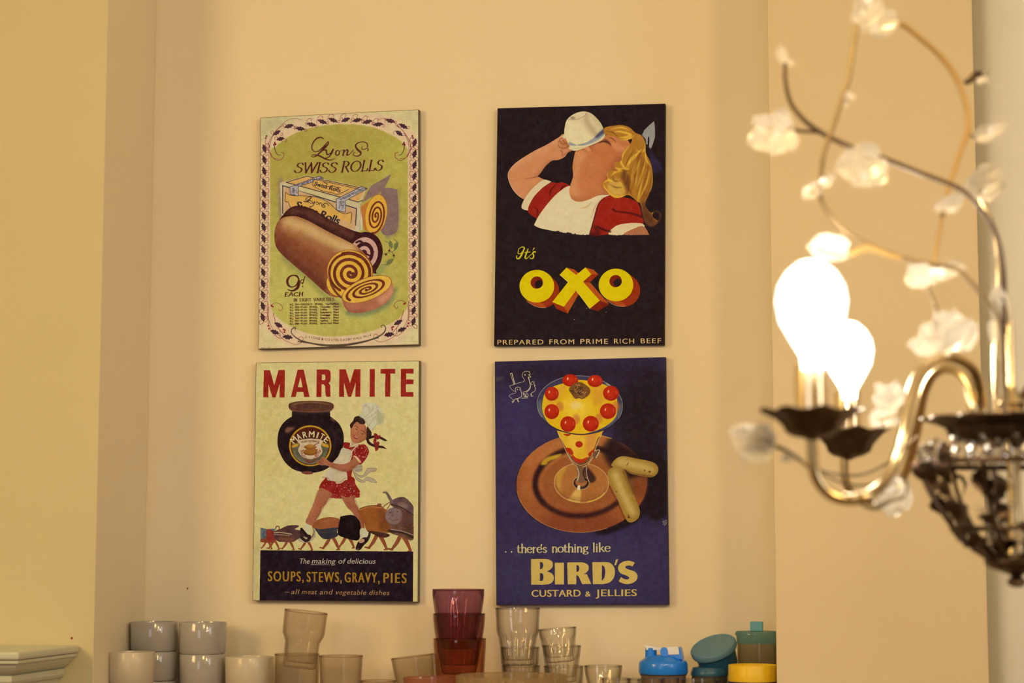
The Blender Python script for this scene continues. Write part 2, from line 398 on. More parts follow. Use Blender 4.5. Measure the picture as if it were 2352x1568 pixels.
    for i in range(60):
        x0, y0 = ((520,1055) if i % 2 else (1085,1215)); x = x0 + R.uniform(0,62); y = y0 + R.uniform(0,85); A.l([(x,y),(x+9,y-8),(x+12,y+5)], 4, (100,90,100))
    A.f([(795,955),(960,985),(1130,1020),(1210,1060),(1130,1125),(1000,1110),(880,1085),(775,1020)], (214,166,84)); A.l([(775,1020),(795,955),(960,985),(1130,1022),(1330,1070)], 6, NV); A.l([(775,1020),(880,1085),(1000,1110),(1075,1128),(1210,1070)], 6, NV)
    A.l([(905,985),(950,1005),(930,1030),(975,1035),(1010,1025),(1060,1045),(1110,1050)], 7, NV); A.t('Swiss Rolls', 790, 1022, 1100, 1108, 50, NV, .03, .1, 1)
    A.l([(770,1165),(735,1160),(690,1185),(700,1200),(730,1195),(755,1170),(715,1215),(670,1215),(720,1222),(760,1240)], (6,8,9,12,9,6), NV)
    A.l([(740,1205),(765,1215),(775,1240),(800,1215),(780,1265),(755,1275)], 8, NV); A.l([(810,1235),(830,1220),(845,1240),(820,1252)], 7, NV); A.l([(850,1255),(862,1230),(880,1240),(885,1265),(905,1250)], 8, NV)
    A.l([(960,1250),(930,1235),(905,1250),(925,1275),(905,1285),(885,1272)], 8, NV); A.e(965,1265,5,8,0,NV)
    A.t('Swiss Rolls', 556, 1290, 1075, 1490, 90, NV, .045, .1, .95)
    # open end flaps
    A.f([(1365,1230),(1470,1030),(1720,885),(1640,1050),(1560,1130),(1450,1180)], (138,110,98)); A.c([(1600,1090),(1770,1068),(1792,1110),(1800,1500),(1700,1540),(1640,1560),(1580,1500)], (134,106,96))
    A.c([(1790,1090),(1815,1140),(1815,1500),(1770,1620),(1650,1620)], (120,110,90), .5, 16); A.c([(1600,1090),(1770,1068),(1792,1110),(1800,1500),(1750,1600),(1640,1620),(1580,1500)], (132,104,94))
    A.c([(1350,1290),(1390,1250),(1500,1190),(1560,1140),(1500,1500),(1400,1560),(1365,1400)], (190,118,52))
    A.e(1535, 1370, 128, 240, 10, (222,170,62)); 
    swirl(A, 1535, 1390, 104, 208, 10, 3.1, 21, (112,50,34), 60)
    A.l(A.ep(1535,1370,128,240,10), 6, (170,105,50))
    # dark roll
    A.at(570, 520)
    dk = [(385,-30),(420,-140),(500,-220),(600,-250),(760,-215),(900,-130),(1100,-20),(1300,60),(1480,90),(1560,150),(1612,260),(1600,400),(1540,520),(1500,560),(1100,420),(700,100)]
    A.c([(1560,480),(1700,420),(1620,560),(1500,600)], (130,135,85), .6, 25)
    A.c(dk, (62,30,28)); A.clip(dk); A.l([(480,-170),(640,-190),(900,-60),(1250,110)], 60, (104,62,46), .8, 24)
    for i in range(36):
        t = R.random(); x = 500 + t*800; y = -190 + t*t*300 + R.uniform(-30,60); A.l([(x,y),(x+50,y+28)], 5, (120,78,56), .45)
    A.noclip()
    A.e(1398, 312, 216, 250, 12, (62,28,30))
    for rr, cc_ in ((.78,(204,158,138)),(.55,(64,28,32)),(.36,(204,158,138)),(.18,(64,28,32))): A.e(1388, 322, 216*rr, 250*rr, 12, cc_)
    A.l([(1300,190),(1340,175),(1380,200)], 26, (64,28,32)); A.l([(1420,330),(1470,350),(1500,300)], 22, (64,28,32))
    # big roll
    A.l([(420,380),(700,600),(960,860),(1120,960)], 60, (120,118,70), .6, 26)
    big = [(430,-110),(540,-125),(640,-105),(760,-50),(960,60),(1200,180),(1330,255),(1470,420),(1490,560),(1400,700),(1180,800),(1060,850),(940,800),(700,590),(540,455),(420,350),(340,250),(315,140),(325,20),(360,-60)]
    A.c(big, (140,80,48)); A.clip(big)
    A.l([(470,-60),(700,20),(960,160),(1240,270)], 150, (214,176,112), .95, 45)
    A.l([(420,10),(620,120),(900,300),(1000,360)], 60, (190,138,84), .6, 40)
    A.l([(330,220),(540,420),(760,590),(960,800)], 120, (100,50,38), .9, 40)
    A.l([(330,100),(560,300),(900,520)], 90, (118,62,42), .7, 45)
    A.l([(940,760),(1010,830),(1080,880)], 20, (200,130,80), .6, 10)
    A.noclip()
    A.e(1220, 545, 278, 262, 24, (222,172,58)); A.e(1060,700,110,140,-30,(222,172,58)); A.l(A.ep(1220,545,276,262,24,130,380), 8, (150,84,50))
    swirl(A, 1228, 560, 262, 246, 24, 3.15, 36, (106,48,36), 280, dirn=-1); A.e(1262,572,24,26,0,(106,48,36))
    A.l(A.ep(1215,560,242,232,24,95,290)[::4], 30, (106,48,36)); A.l([(985,620),(1000,700),(1055,790),(1115,850)], 26, (106,48,36), .9)
    # slice
    A.c([(1180,1010),(1300,1080),(1500,1050),(1700,940),(1770,800),(1750,740)], (112,122,84), .75, 18)
    sl = [(1125,860),(1180,760),(1300,670),(1460,605),(1600,590),(1700,625),(1735,700),(1745,760),(1720,840),(1640,930),(1500,1000),(1340,1035),(1230,1030),(1170,985),(1140,920)]
    A.c(sl, (176,108,76)); A.clip(sl); A.c([(1560,860),(1660,790),(1720,700),(1740,780),(1660,880),(1580,930)], (214,150,110), .8, 20); A.l([(1140,930),(1200,1010),(1400,1020)], 40, (130,72,56), .6, 16); A.noclip()
    A.e(1425, 752, 312, 132, -21, (224,176,68)); A.l(A.ep(1425,752,312,132,-21), 7, (150,90,50))
    swirl(A, 1425, 755, 264, 104, -21, 3.1, 34, (106,48,36), 190, dirn=-1)
    # holly sprig
    for (x,y,L,w,r) in ((1712,215,110,24,75),(1772,235,120,26,105),(1700,420,110,28,-35)): leaf(A,x,y,L,w,r,(112,116,66))
    A.l([(1640,175),(1690,200),(1700,280),(1750,350),(1700,450),(1600,460)], 6, (92,96,60)); A.l([(1745,150),(1800,200),(1750,290),(1620,330)], 6, (92,96,60))
    for q in ((1692,290),(1748,348),(1655,335)): A.e(q[0],q[1],13,13,0,(90,40,40))
    # price
    A.l([(610,640),(590,600),(550,585),(500,600),(470,650),(485,705),(530,725),(580,700),(608,650),(600,720),(560,760),(520,770),(478,755)], (14,22,14,20,30,24,12,16,26,34,26,16,10), BR)
    A.l([(680,600),(655,690)], (12,10), BR); A.l([(662,640),(640,640),(628,665),(640,680),(660,668)], 9, BR); A.e(655,718,8,8,0,BR)
    A.pen('EACH', 436, 836, 655, 832, 44, 13, BR, .2, .5, .14, .1)
    A.pen('IN EIGHT VARIETIES.', 548, 898, 1045, 888, 34, 8, BR, 0, .45, .16, .08)
    rows = [('CHOCOLATE SPONGE, Vanilla'),('PLAIN SPONGE, Chocolate'),('PLAIN SPONGE, Coffee'),('PLAIN SPONGE, Strawberry'),('PLAIN SPONGE, Greengage'),('PLAIN SPONGE, Raspberry'),('PLAIN SPONGE, Apricot'),('PLAIN SPONGE, Lemon Curd')]
    for i, r in enumerate(rows):
        y = 946 + i * 33; a, b, c_ = r.split(' ', 2); nm = 'R.C. %d' % (201 + i)
        A.t('R.C.', 500, y, 542, y-1, 21, BR, .03); A.t('%d' % (201 + i), 560, y-1, 604, y-2, 21, BR, .03); A.l([(606,y-12),(632,y-13)],5,BR)
        A.t(a, 636, y-2, 636 + (136 if i == 0 else 70), y-4, 21, BR, .03)
        A.t(b, 802 if i == 0 else 735, y-4, 895 if i == 0 else 830, y-6, 21, BR, .03); x1 = 925 if i == 0 else 865
        A.t(c_, x1, y-6, x1 + len(c_) * 13.5, y-8, 21, BR, .03); A.t('Filled', 1020, y-8, 1084, y-9, 21, BR, .03)
    return A.mottle(.045, 26, 2).mottle(.05, 5, 12)

def paint_oxo():
    BG = (37, 27, 29)
    A = Art(C2, -TH, BG).at(1120, 220)
    SK, SH, HI = (206,136,86), (150,86,54), (222,160,112)
    # ribbons
    A.f([(1997,303),(2006,380),(2006,500),(1985,570),(1958,638),(1935,620),(1940,540),(1935,485),(1922,500),(1920,585),(1900,580),(1895,520),(1850,470),(1880,410),(1940,350)], (150,146,136))
    A.c([(1940,620),(1990,700),(2095,860),(2010,930),(1970,900)], (50,44,68), .8, 8)
    # arm
    arm = [(900,460),(850,500),(700,590),(560,660),(420,745),(320,820),(262,890),(242,950),(255,1020),(300,1120),(370,1200),(445,1245),(445,1245),(520,1150),(600,1070),(690,1010),(690,1010),(640,985),(600,965),(600,965),(640,920),(690,850),(770,780),(850,768),(920,735),(965,680),(1010,655),(985,635),(985,560),(950,500)]
    A.c(arm, SK); A.l([(420,750),(320,825),(262,895),(245,950),(258,1025),(300,1115),(370,1195),(440,1238)], 6, (225,200,170), .7)
    A.clip(arm); A.l([(900,500),(700,610),(420,770),(300,860)], 60, HI, .6, 30); A.l([(770,790),(680,870),(600,960)], 50, (170,100,62), .7, 22)
    A.l([(440,992),(520,985),(600,965),(640,950)], (4,14,16), SH, .9, 4); A.l([(440,1240),(560,1110),(690,1015)], 40, (180,108,70), .5, 20)
    A.c([(860,560),(960,520),(985,620),(900,640)], (184,112,66), .6, 10); A.noclip()
    for q in ([(850,560),(880,510),(950,505),(975,540),(985,585)], [(845,590),(870,620),(930,630),(985,590)], [(870,545),(900,580),(940,575),(960,600)], [(880,650),(900,690),(890,720)], [(900,525),(925,560),(950,560)]):
        A.l(q, 8, (120,66,42), .8, 2)
    A.l([(905,720),(950,680),(1010,655)], 12, (170,104,66), .9, 3)
    # sleeve left
    A.f(spline([(408,1345),(440,1240),(520,1130),(600,1055),(680,1005),(765,1030),(765,1030),(640,1120),(560,1230),(500,1380),(500,1380)], True), (222,198,148))
    A.c([(485,1385),(530,1250),(620,1140),(760,1035),(760,1035),(840,1045),(890,1036),(960,1060),(985,1085),(985,1085),(870,1150),(760,1260),(590,1475),(590,1475)], (150,36,24))
    for q in ([(570,1340),(600,1380),(595,1460)], [(830,1050),(760,1130),(745,1200)], [(940,1070),(890,1100),(870,1140)]): A.l(q, (8,16,4), (80,22,20), .9, 3)
    # right sleeve
    rs = [(1300,1220),(1470,1195),(1620,1215),(1730,1240),(1810,1300),(1850,1440),(1860,1540),(1700,1560),(1480,1650),(1380,1670),(1230,1670),(1260,1400)]
    A.c(rs, (152,36,24)); A.l([(1500,1360),(1540,1385),(1700,1405),(1850,1450)], (26,18,22,34), (86,22,22), .95, 3)
    A.c([(1450,1660),(1540,1560),(1680,1528),(1800,1525),(1860,1535),(1880,1570),(1780,1590),(1640,1665)], (222,196,146))
    A.c([(1630,1665),(1760,1590),(1870,1565),(1935,1662),(1900,1668)], (176,112,72))
    # bib
    bib = [(985,1080),(860,1150),(740,1270),(620,1430),(555,1550),(555,1550),(640,1590),(900,1640),(1120,1668),(1225,1665),(1225,1665),(1270,1500),(1310,1330),(1380,1230),(1470,1190),(1470,1190),(1360,1165),(1200,1170),(1080,1150)]
    A.c(bib, (222,202,152)); 
    for q in ([(1110,1355),(1190,1330),(1250,1270)], [(1240,1470),(1290,1330),(1380,1215)]): A.l(q, (5,14,6), (196,146,98), .8, 5)
    A.l([(1225,1665),(1270,1500),(1330,1300),(1400,1225)], (16,14,6), (70,22,22), .9, 2)
    # neck + face
    fc = [(1060,660),(1150,610),(1240,600),(1320,565),(1380,500),(1440,470),(1600,480),(1700,560),(1720,700),(1650,900),(1480,1040),(1430,1130),(1460,1185),(1330,1195),(1200,1250),(1090,1272),(1010,1235),(980,1160),(990,1080),(1025,960),(1018,850),(1035,740)]
    A.c(fc, (196,118,68)); A.clip(fc)
    A.c([(1040,700),(1140,650),(1180,700),(1100,860),(1080,1100),(1120,1200),(1000,1200),(990,1060),(1020,900)], (212,146,92), .8, 26)
    A.c([(1300,620),(1500,600),(1560,760),(1440,900),(1300,760)], (196,112,62), .7, 40); A.c([(1440,900),(1600,700),(1650,900),(1450,1180),(1380,1100)], (158,84,48), .8, 34)
    A.l([(1010,1240),(1200,1250),(1430,1180)], 40, (172,104,64), .7, 18); A.l([(1250,600),(1310,680),(1380,700)], 30, (176,98,56), .5, 14)
    A.noclip()
    A.l([(1070,668),(1110,640),(1160,650),(1200,690)], (8,14,4), (160,90,56), .8, 4); A.l([(1150,615),(1200,600),(1245,630),(1255,670)], (6,12,12,4), (156,80,50), .9, 3); A.c([(1155,620),(1200,612),(1235,650),(1200,660)], (214,146,96), .9, 4)
    A.l([(1330,565),(1400,545),(1470,580),(1480,610)], (10,24,16,4), (70,36,26), .9, 4); A.l([(1400,520),(1440,540),(1475,590)], 12, (90,48,30), .8, 3)
    A.l([(1455,500),(1500,515),(1540,560)], (5,14,6), (120,66,36), .8, 3); A.c([(1480,560),(1560,570),(1640,640),(1560,660),(1500,620)], (214,142,90), .7, 12)
    # cup
    A.f([(925,440),(890,500),(930,512),(940,490)], (214,196,150))
    cup = [(925,380),(945,300),(1000,240),(1080,200),(1160,187),(1240,210),(1310,270),(1370,350),(1400,430),(1412,470),(1380,520),(1300,570),(1200,610),(1120,640),(1040,660),(975,632),(985,605),(950,540),(920,450)]
    A.c(cup, (226,206,152)); A.clip(cup)
    A.l([(1180,200),(1200,330),(1320,480)], 60, (170,140,100), .75, 26); A.l([(1260,220),(1360,380),(1410,470)], 70, (196,172,124), .7, 20)
    A.f(spline([(980,555),(1060,588),(1060,588),(1180,560),(1290,490),(1390,395),(1412,440),(1340,520),(1200,585),(1090,598),(985,592)], True), (150,152,146)); A.c([(1290,490),(1385,400),(1400,440),(1320,500)], (76,70,90), .9, 6); A.l([(1065,560),(1075,610)], 12, (226,206,152))
    A.l([(1000,640),(1180,610),(1380,515)], 8, (190,170,130), .7, 4); A.noclip()
    A.c([(965,285),(1000,240),(1080,200),(1160,188),(1182,205),(1150,250),(1080,280),(1000,290)], (222,200,150)); A.l([(965,287),(1010,290),(1090,278),(1160,240),(1182,205)], 7, (160,134,100), .9); A.c([(990,275),(1010,250),(1050,262),(1040,278)], (120,100,86), .8, 6)
    # hair
    hr = [(1395,395),(1440,370),(1520,358),(1600,350),(1700,378),(1770,440),(1850,480),(1890,560),(1900,690),(1950,790),(1980,930),(1975,1080),(1930,1190),(1890,1290),(1910,1350),(1960,1400),(1990,1390),(1980,1450),(2040,1500),(2020,1540),(1950,1560),(1880,1500),(1850,1380),(1830,1290),(1800,1275),(1740,1220),(1680,1190),(1600,1220),(1530,1225),(1470,1190),(1430,1140),(1380,1090),(1390,1030),(1440,1000),(1430,940),(1470,890),(1560,905),(1520,860),(1530,800),(1600,780),(1620,690),(1700,590),(1730,520),(1620,540),(1540,500),(1410,460)]
    A.c(hr, (176,118,42)); A.clip(hr)
    A.c([(1800,700),(1960,860),(1980,1060),(1900,1280),(1820,1200),(1780,950)], (140,86,34), .8, 30); A.c([(1860,1250),(1960,1400),(2040,1560),(1850,1500)], (92,54,32), .95, 24)
    A.c([(1640,900),(1720,1010),(1700,1170),(1640,1080),(1600,960)], (104,60,28), .9, 14); A.c([(1640,820),(1740,700),(1720,880),(1640,880)], (190,134,48), .7, 12)
    A.c([(1440,1080),(1520,1000),(1620,1060),(1640,1180),(1540,1220),(1450,1150)], (214,170,76), .8, 18)
    YL = (226,178,60)
    for q, w in (([(1520,430),(1600,430),(1720,470),(1600,500)],16),([(1570,500),(1680,500),(1730,490)],14),([(1480,400),(1600,380),(1700,410)],12),([(1590,530),(1690,520),(1760,470)],12),
                 ([(1700,600),(1630,690),(1600,790),(1650,870),(1700,880)],16),([(1850,640),(1730,760),(1670,840)],26),([(1890,560),(1890,640),(1830,670),(1780,650)],14),([(1960,850),(1900,760),(1890,600)],12),
                 ([(1830,760),(1790,900),(1770,1080)],18),([(1890,800),(1840,960),(1790,1120)],12),([(1940,900),(1900,1060),(1810,1260)],16),([(1860,1000),(1820,1160),(1800,1270)],12),
                 ([(1440,930),(1430,980),(1470,1020),(1530,1030)],14),([(1480,960),(1540,910),(1620,900)],16),([(1390,1050),(1440,1010),(1500,1020)],14),([(1390,1060),(1410,1110),(1470,1180),(1560,1215),(1660,1190)],16),([(1530,860),(1580,880),(1640,870)],16),([(1560,1000),(1600,1060),(1640,1160)],10)):
        A.l(q, (5, w * 1.5, w * 1.5, 5), YL, .95, 4)
    for k in range(26):
        x = 1660 + (k % 13) * 24; y0 = 640 + (k * 37) % 260
        A.l([(x + 60, y0), (x + 30, y0 + 180), (x - 10, y0 + 400)], (2, 9, 2), (YL, (126,76,32))[k % 2], .6, 4)
    for q in ([(1640,860),(1700,740),(1760,640)], [(1780,780),(1830,690),(1860,650)], [(1500,950),(1520,1020),(1600,1020)], [(1460,1060),(1540,1100),(1620,1100)], [(1800,860),(1770,960),(1760,1060)], [(1700,900),(1640,900),(1600,880)], [(1720,1010),(1690,1100),(1740,1200)], [(1410,420),(1500,440),(1560,490)]):
        A.l(q, (3, 14, 3), (104,60,26), .8, 4)
    A.noclip()
    A.l([(1990,1385),(2060,1400),(2070,1470),(2020,1530),(1950,1560),(1890,1500)], (8,14,20,26,30), (96,58,40), .9, 6)
    # torn lower edge
    A.at(1120, 520)
    R = random.Random(2)
    e = [(540,-10)]; x = 560
    while x < 1960:
        yb = np.interp(x, (540, 640, 900, 1220, 1500, 1960), (0, 34, 74, 104, 104, 112)); e.append((x, yb + R.uniform(-14, 12))); x += 14
    A.f(e + [(1960,190),(540,190)], BG, 1, 2)
    A.l([(1290,10),(1330,80),(1250,100)], 50, (60,20,20), .7, 14); A.l([(1320,5),(1400,40),(1470,60)], 26, (60,20,20), .8, 5)
    # It's
    YT = (206,186,40)
    A.l([(372,268),(366,320),(398,322),(440,270),(436,250),(408,246),(372,270)], (8,12,10,12,14,10,8), YT); A.l([(440,262),(412,330),(380,378),(352,382),(346,362),(352,350)], (14,20,20,14,10,10), YT)
    A.l([(484,268),(462,330),(450,372),(466,384),(495,360)], (12,18,18,12,8), YT); A.l([(446,312),(508,304)], 11, YT)
    A.l([(558,258),(542,284)], (14,6), YT); A.l([(500,355),(540,322),(575,300)], 8, YT); A.l([(575,312),(572,300),(552,302),(540,320),(552,345),(545,376),(518,384),(506,370)], (8,11,12,14,18,16,10,8), YT)
    # OXO
    Y_, O1, O2, O3 = (218,190,12), (150,48,20), (178,78,28), (120,34,20)
    for (cx, cy, dx, dy, hx, hy) in ((591,715,72,60,591,672), (1540,700,92,62,1536,655)):
        for tt in np.linspace(0, 1, 14): A.e(cx + (dx - 4) * tt, cy + (dy + 3) * tt, 207 - 5 * tt, 196, 0, O1)
        A.c([(cx-130,cy+165),(cx-60,cy+215),(cx+40,cy+252),(cx+110,cy+250),(cx+40,cy+190)], O2, .9, 6)
        A.l([(cx-110,cy+190),(cx-20,cy+240),(cx+60,cy+256),(cx+110,cy+254)], 5, (226,190,150), .7)
        A.e(cx, cy, 207, 196, 0, Y_); A.e(hx, hy, 75, 74, 0, O3); A.e(hx+22, hy+18, 52, 44, -45, BG)
        A.l(A.ep(hx, hy, 75, 74, 0, -30, 90), 3, (226,200,60)); A.l(A.ep(cx,cy,207,196,0,120,200), 4, (230,215,110), .6)
    for q, c_ in (([(945,492),(1040,515),(1095,560),(1062,580)],O2),([(1172,490),(1275,520),(1328,575),(1245,572)],O2),([(1245,572),(1328,575),(1228,668),(1145,660)],O1),([(1145,662),(1225,672),(1455,930),(1345,888)],O2),([(1225,672),(1228,668),(1455,930),(1440,915)],O2),
                  ([(1345,888),(1458,932),(1325,1015),(1225,985)],O3),([(1060,765),(1098,800),(960,1042),(915,962)],O2),([(775,905),(915,962),(958,1042),(825,985)],O1)):
        A.f(q, c_)
    A.f([(865,577),(945,492),(1062,580),(1172,490),(1245,572),(1145,662),(1345,888),(1225,985),(1060,765),(915,962),(775,905),(965,665)], Y_)
    A.l([(865,577),(965,665)], 5, (236,220,140)); A.l([(1060,765),(1225,985)], 4, (232,214,110))
    for w, x0, x1, y in (('PREPARED',118,668,1416),('FROM',740,1036,1411),('PRIME',1112,1442,1407),('RICH',1515,1755,1403),('BEEF',1836,2078,1399)):
        A.t(w, x0, y, x1, y - (x1-x0)*.006, 58, (214,178,112), .012, 0, 1.18)
    for q in ((1038,1113),(1420,1025),(1186,982)): A.e(q[0],q[1],4,4,0,(190,180,160))
    return A.mottle(.03, 24, 4).mottle(.03, 5, 5)

def paint_marmite():
    A = Art(C3, -TH, (215, 198, 128)).at(570, 810)
    A.e(1100, 300, 900, 500, 0, (216,196,132), .6, 100); A.e(300, 1000, 300, 500, 0, (206,184,110), .6, 80); A.e(1800,1400,400,300,0,(214,190,114),.5,90)
    A.l([(1500,1490),(1700,1470),(2050,1440)], 12, (196,172,110), .5, 12)
    RD = (150, 38, 28)
    for g in ([(188,208),(262,208),(313,390),(365,206),(441,205),(438,536),(376,536),(380,372),(328,536),(291,536),(243,374),(243,536),(181,536)],
              [(594,202),(667,202),(737,530),(672,531),(662,470),(584,470),(570,531),(513,532)],
              [(1094,198),(1170,197),(1222,362),(1274,196),(1348,197),(1347,527),(1286,527),(1290,358),(1236,527),(1198,527),(1150,360),(1150,528),(1092,528)],
              [(1460,195),(1521,194),(1518,526),(1456,526)], [(1590,194),(1764,193),(1764,250),(1708,250),(1704,526),(1643,526),(1647,250),(1590,250)],
              [(1832,192),(1984,192),(1984,249),(1895,249),(1895,320),(1984,320),(1984,376),(1894,376),(1894,472),(1982,472),(1982,526),(1830,526)]):
        A.f(g, RD)
    A.f([(628,290),(597,412),(654,412)], (215,198,128))
    A.f([(823,200),(940,199)] + list(spline([(940,199),(975,210),(988,240),(988,330),(965,360),(965,360)], False)) + [(985,390),(988,526),(940,528),(928,500),(924,400),(905,378),(882,378),(880,530),(820,530)], RD)
    A.c([(884,262),(884,262),(912,260),(925,280),(925,315),(912,328),(884,328),(884,328)], (215,198,128))
    # jar
    jar = [(525,700),(525,700),(524,765),(524,765),(460,805),(400,870),(365,950),(352,1040),(358,1130),(395,1230),(450,1320),(540,1395),(660,1432),(780,1438),(900,1412),(1000,1350),(1075,1270),(1130,1160),(1148,1040),(1135,940),(1090,850),(1030,795),(985,762),(985,762),(983,700),(983,700)]
    A.c(jar, (34,22,24)); A.clip(jar)
    A.c([(440,940),(480,890),(560,900),(520,930),(480,960)], (130,82,66), .9, 10); A.c([(990,790),(1010,780),(1050,830),(1010,810)], (140,92,76), .8, 8); A.l([(1000,900),(1040,1000),(1035,1150),(960,1290)], 14, (66,52,50), .6, 10); A.l([(530,715),(980,715)], 24, (56,38,34), .8, 8); A.l([(400,1200),(480,1330),(620,1410)], 20, (60,44,40), .5, 12); A.noclip()
    A.c([(486,650),(500,605),(600,582),(760,576),(920,584),(1010,606),(1028,650),(1000,690),(960,705),(760,716),(560,702),(510,685)], (88,52,40)); A.e(757, 632, 250, 46, 0, (104,66,46)); A.e(762, 640, 216, 34, 0, (86,52,40)); A.l(A.ep(757,632,212,40,0,190,350), 7, (150,108,66), .8, 2)
    A.l([(500,670),(560,695),(760,706),(960,698),(1015,668)], 14, (122,78,56), .8, 4)
    A.e(745, 1115, 254, 246, 0, (190,142,36)); A.e(745, 1117, 234, 228, 0, (80,34,24))
    A.f(list(A.ep(745,1117,224,222,0,-10,190)) , (88,84,62)); A.c([(535,1100),(560,1080),(600,1090),(620,1150),(700,1080),(880,1080),(930,1100),(955,1110),(930,1250),(745,1330),(560,1250)], (94,90,66))
    A.f(list(A.ep(745,1117,216,214,0,205,335)) + [(900,1055),(745,1020),(585,1060)], (82,34,26))
    A.f(spline([(590,1060),(660,1035),(745,1025),(840,1035),(900,1060),(875,1110),(890,1190),(840,1250),(745,1275),(650,1245),(600,1170),(620,1100)], True), (206,180,140))
    A.f([(525,1110),(610,1080),(600,1120),(530,1140)], (200,148,44)); A.f([(885,1075),(965,1105),(965,1140),(885,1115)], (200,148,44))
    A.l([(555,1180),(600,1270),(745,1325),(880,1280),(930,1190)], 18, (130,122,92), .6, sm=True)
    for i, ch in enumerate('MARMITE'):
        an = (-42, -28, -13, 3, 17, 28, 41)[i]; r = math.radians(an); cx = 745 + math.sin(r) * 260; cy = 1215 - math.cos(r) * 228
        w = 14 if ch == 'I' else (64 if ch == 'M' else 46)
        A.t(ch, cx - w/2*math.cos(r), cy + 26 - w/2*math.sin(r), cx + w/2*math.cos(r), cy + 26 + w/2*math.sin(r), 74, (218,204,150), .02)
    A.t('PURE FOOD BRAND', 660, 1040, 836, 1040, 11, (60,40,30), .02, arc=-8); A.t('YEAST EXTRACT', 636, 1086, 850, 1080, 22, (110,44,32), .03, arc=-14)
    A.t('RICH VEGETABLE FLAVOURING', 620, 1180, 872, 1172, 20, (130,44,34), .03, arc=150)
    A.c([(668,1200),(680,1165),(740,1140),(810,1150),(826,1190),(810,1222),(745,1230),(690,1222)], (150,92,36)); A.e(745,1130,76,26,0,(168,108,44)); A.e(745,1112,40,16,0,(182,124,52)); A.l([(665,1200),(745,1222),(826,1196)], 6, (90,50,30)); A.l([(672,1128),(745,1152),(818,1130)], 6, (96,54,30)); A.l([(790,1110),(840,1082),(848,1070)], 9, (110,58,34))
    # fingers under the jar
    A.c([(640,1435),(700,1418),(760,1425),(778,1448),(730,1458),(680,1455)], (120,64,50))
    # dress body
    sk = (166, 100, 66); rd = (140, 34, 28)
    A.c([(1145,1080),(1200,1075),(1330,1100),(1400,1100),(1440,1150),(1448,1200),(1400,1290),(1340,1350),(1260,1400),(1240,1500),(1270,1640),(1340,1720),(1270,1740),(1000,1740),(850,1660),(900,1560),(960,1420),(1080,1250),(1140,1160)], rd)
    A.f([(1150,1100),(1200,1075),(1210,1140),(1170,1150)], rd)
    R = random.Random(4)
    # skirt
    A.c([(900,1560),(1000,1520),(1200,1500),(1265,1540),(1280,1620),(1342,1702),(1262,1735),(1160,1760),(1060,1720),(980,1720),(900,1680),(850,1660)], rd)
    A.at(570, 1100)
    A.c([(905,10),(850,105),(900,140),(990,170),(1060,168),(1130,200),(1220,215),(1270,178),(1342,155),(1290,60),(1265,-20),(1150,-40),(1000,-30)], rd)
    A.l([(1180,30),(1230,110),(1270,175)], 14, (92,22,22), .8, 5); A.l([(1060,60),(1080,165)], 10, (100,24,22), .7, 5)
    A.at(570, 810)
    for i in range(120):
        x = R.uniform(870,1330); y = R.uniform(1560,1740) if i % 2 else R.uniform(1110,1330)
        if i % 2 == 0: x = R.uniform(1240,1440)
        if i % 2 == 0 and (y > 1330 or x + y * .3 > 1800): continue
        if i % 2 and abs(x - 1090) > 180 + (y - 1560) * .5 : continue
        A.e(x, y, 4.5, 4.5, 0, (206,150,120))
    # apron
    A.c([(1125,1145),(1180,1150),(1245,1180),(1240,1260),(1200,1350),(1180,1400),(1190,1480),(1190,1520),(1160,1530),(1120,1560),(1060,1568),(1040,1540),(960,1530),(940,1500),(885,1500),(920,1440),(960,1390),(1020,1310),(1080,1240)], (204,186,146))
    A.l([(1130,1160),(1190,1170),(1235,1200),(1190,1350)], 5, (170,130,90), .8); A.l([(890,1490),(960,1500),(980,1530),(1060,1550),(1110,1545),(1150,1510),(1190,1500)], 7, (160,110,70), .8)
    A.l([(1240,1190),(1270,1150),(1320,1110)], 12, (214,194,150)); A.l([(1060,1440),(1150,1420)], 30, (176,158,124), .6, 12)
    # bow and sashes
    A.c([(1250,1400),(1320,1345),(1365,1345),(1368,1420),(1280,1430)], (172,158,126)); A.l([(1280,1380),(1360,1360)], 5, (110,96,80)); A.l([(1290,1410),(1362,1400)], 5, (110,96,80))
    for q in ([(1270,1430),(1340,1470),(1385,1460),(1430,1390),(1480,1385),(1540,1385),(1520,1420),(1460,1430),(1400,1480),(1340,1490)], [(1260,1430),(1310,1490),(1370,1530),(1420,1490),(1500,1510),(1545,1555),(1480,1550),(1420,1530),(1385,1555),(1310,1530)]):
        A.c(q, (180,162,128)); A.l(q + [q[0]], 4, (104,84,72), .8)
    # arm and hand
    A.c([(815,1290),(850,1300),(890,1245),(925,1262),(990,1310),(1100,1335),(1180,1325),(1240,1290),(1270,1240),(1330,1270),(1350,1310),(1290,1370),(1200,1420),(1130,1420),(1020,1380),(930,1350),(880,1350),(830,1330)], sk)
    A.l([(990,1370),(1120,1410),(1210,1405),(1290,1350)], 16, (124,70,50), .7, 8); A.l([(820,1300),(870,1325),(900,1330)], 5, (110,60,44)); A.l([(850,1305),(890,1310)], 5, (110,60,44)); A.l([(885,1262),(905,1300)], 5, (120,66,48))
    A.c([(1262,1235),(1300,1240),(1345,1290),(1352,1315),(1330,1312),(1290,1262)], (214,180,130))
    # neck, head
    A.f([(1240,1050),(1330,1060),(1310,1120),(1215,1135),(1225,1080)], (190,160,120)); A.l([(1225,1080),(1245,1120),(1330,1080)], 10, (214,196,150))
    hd = [(1240,860),(1300,835),(1380,850),(1420,900),(1430,1000),(1410,1040),(1350,1075),(1300,1085),(1255,1070),(1230,1010),(1228,930)]
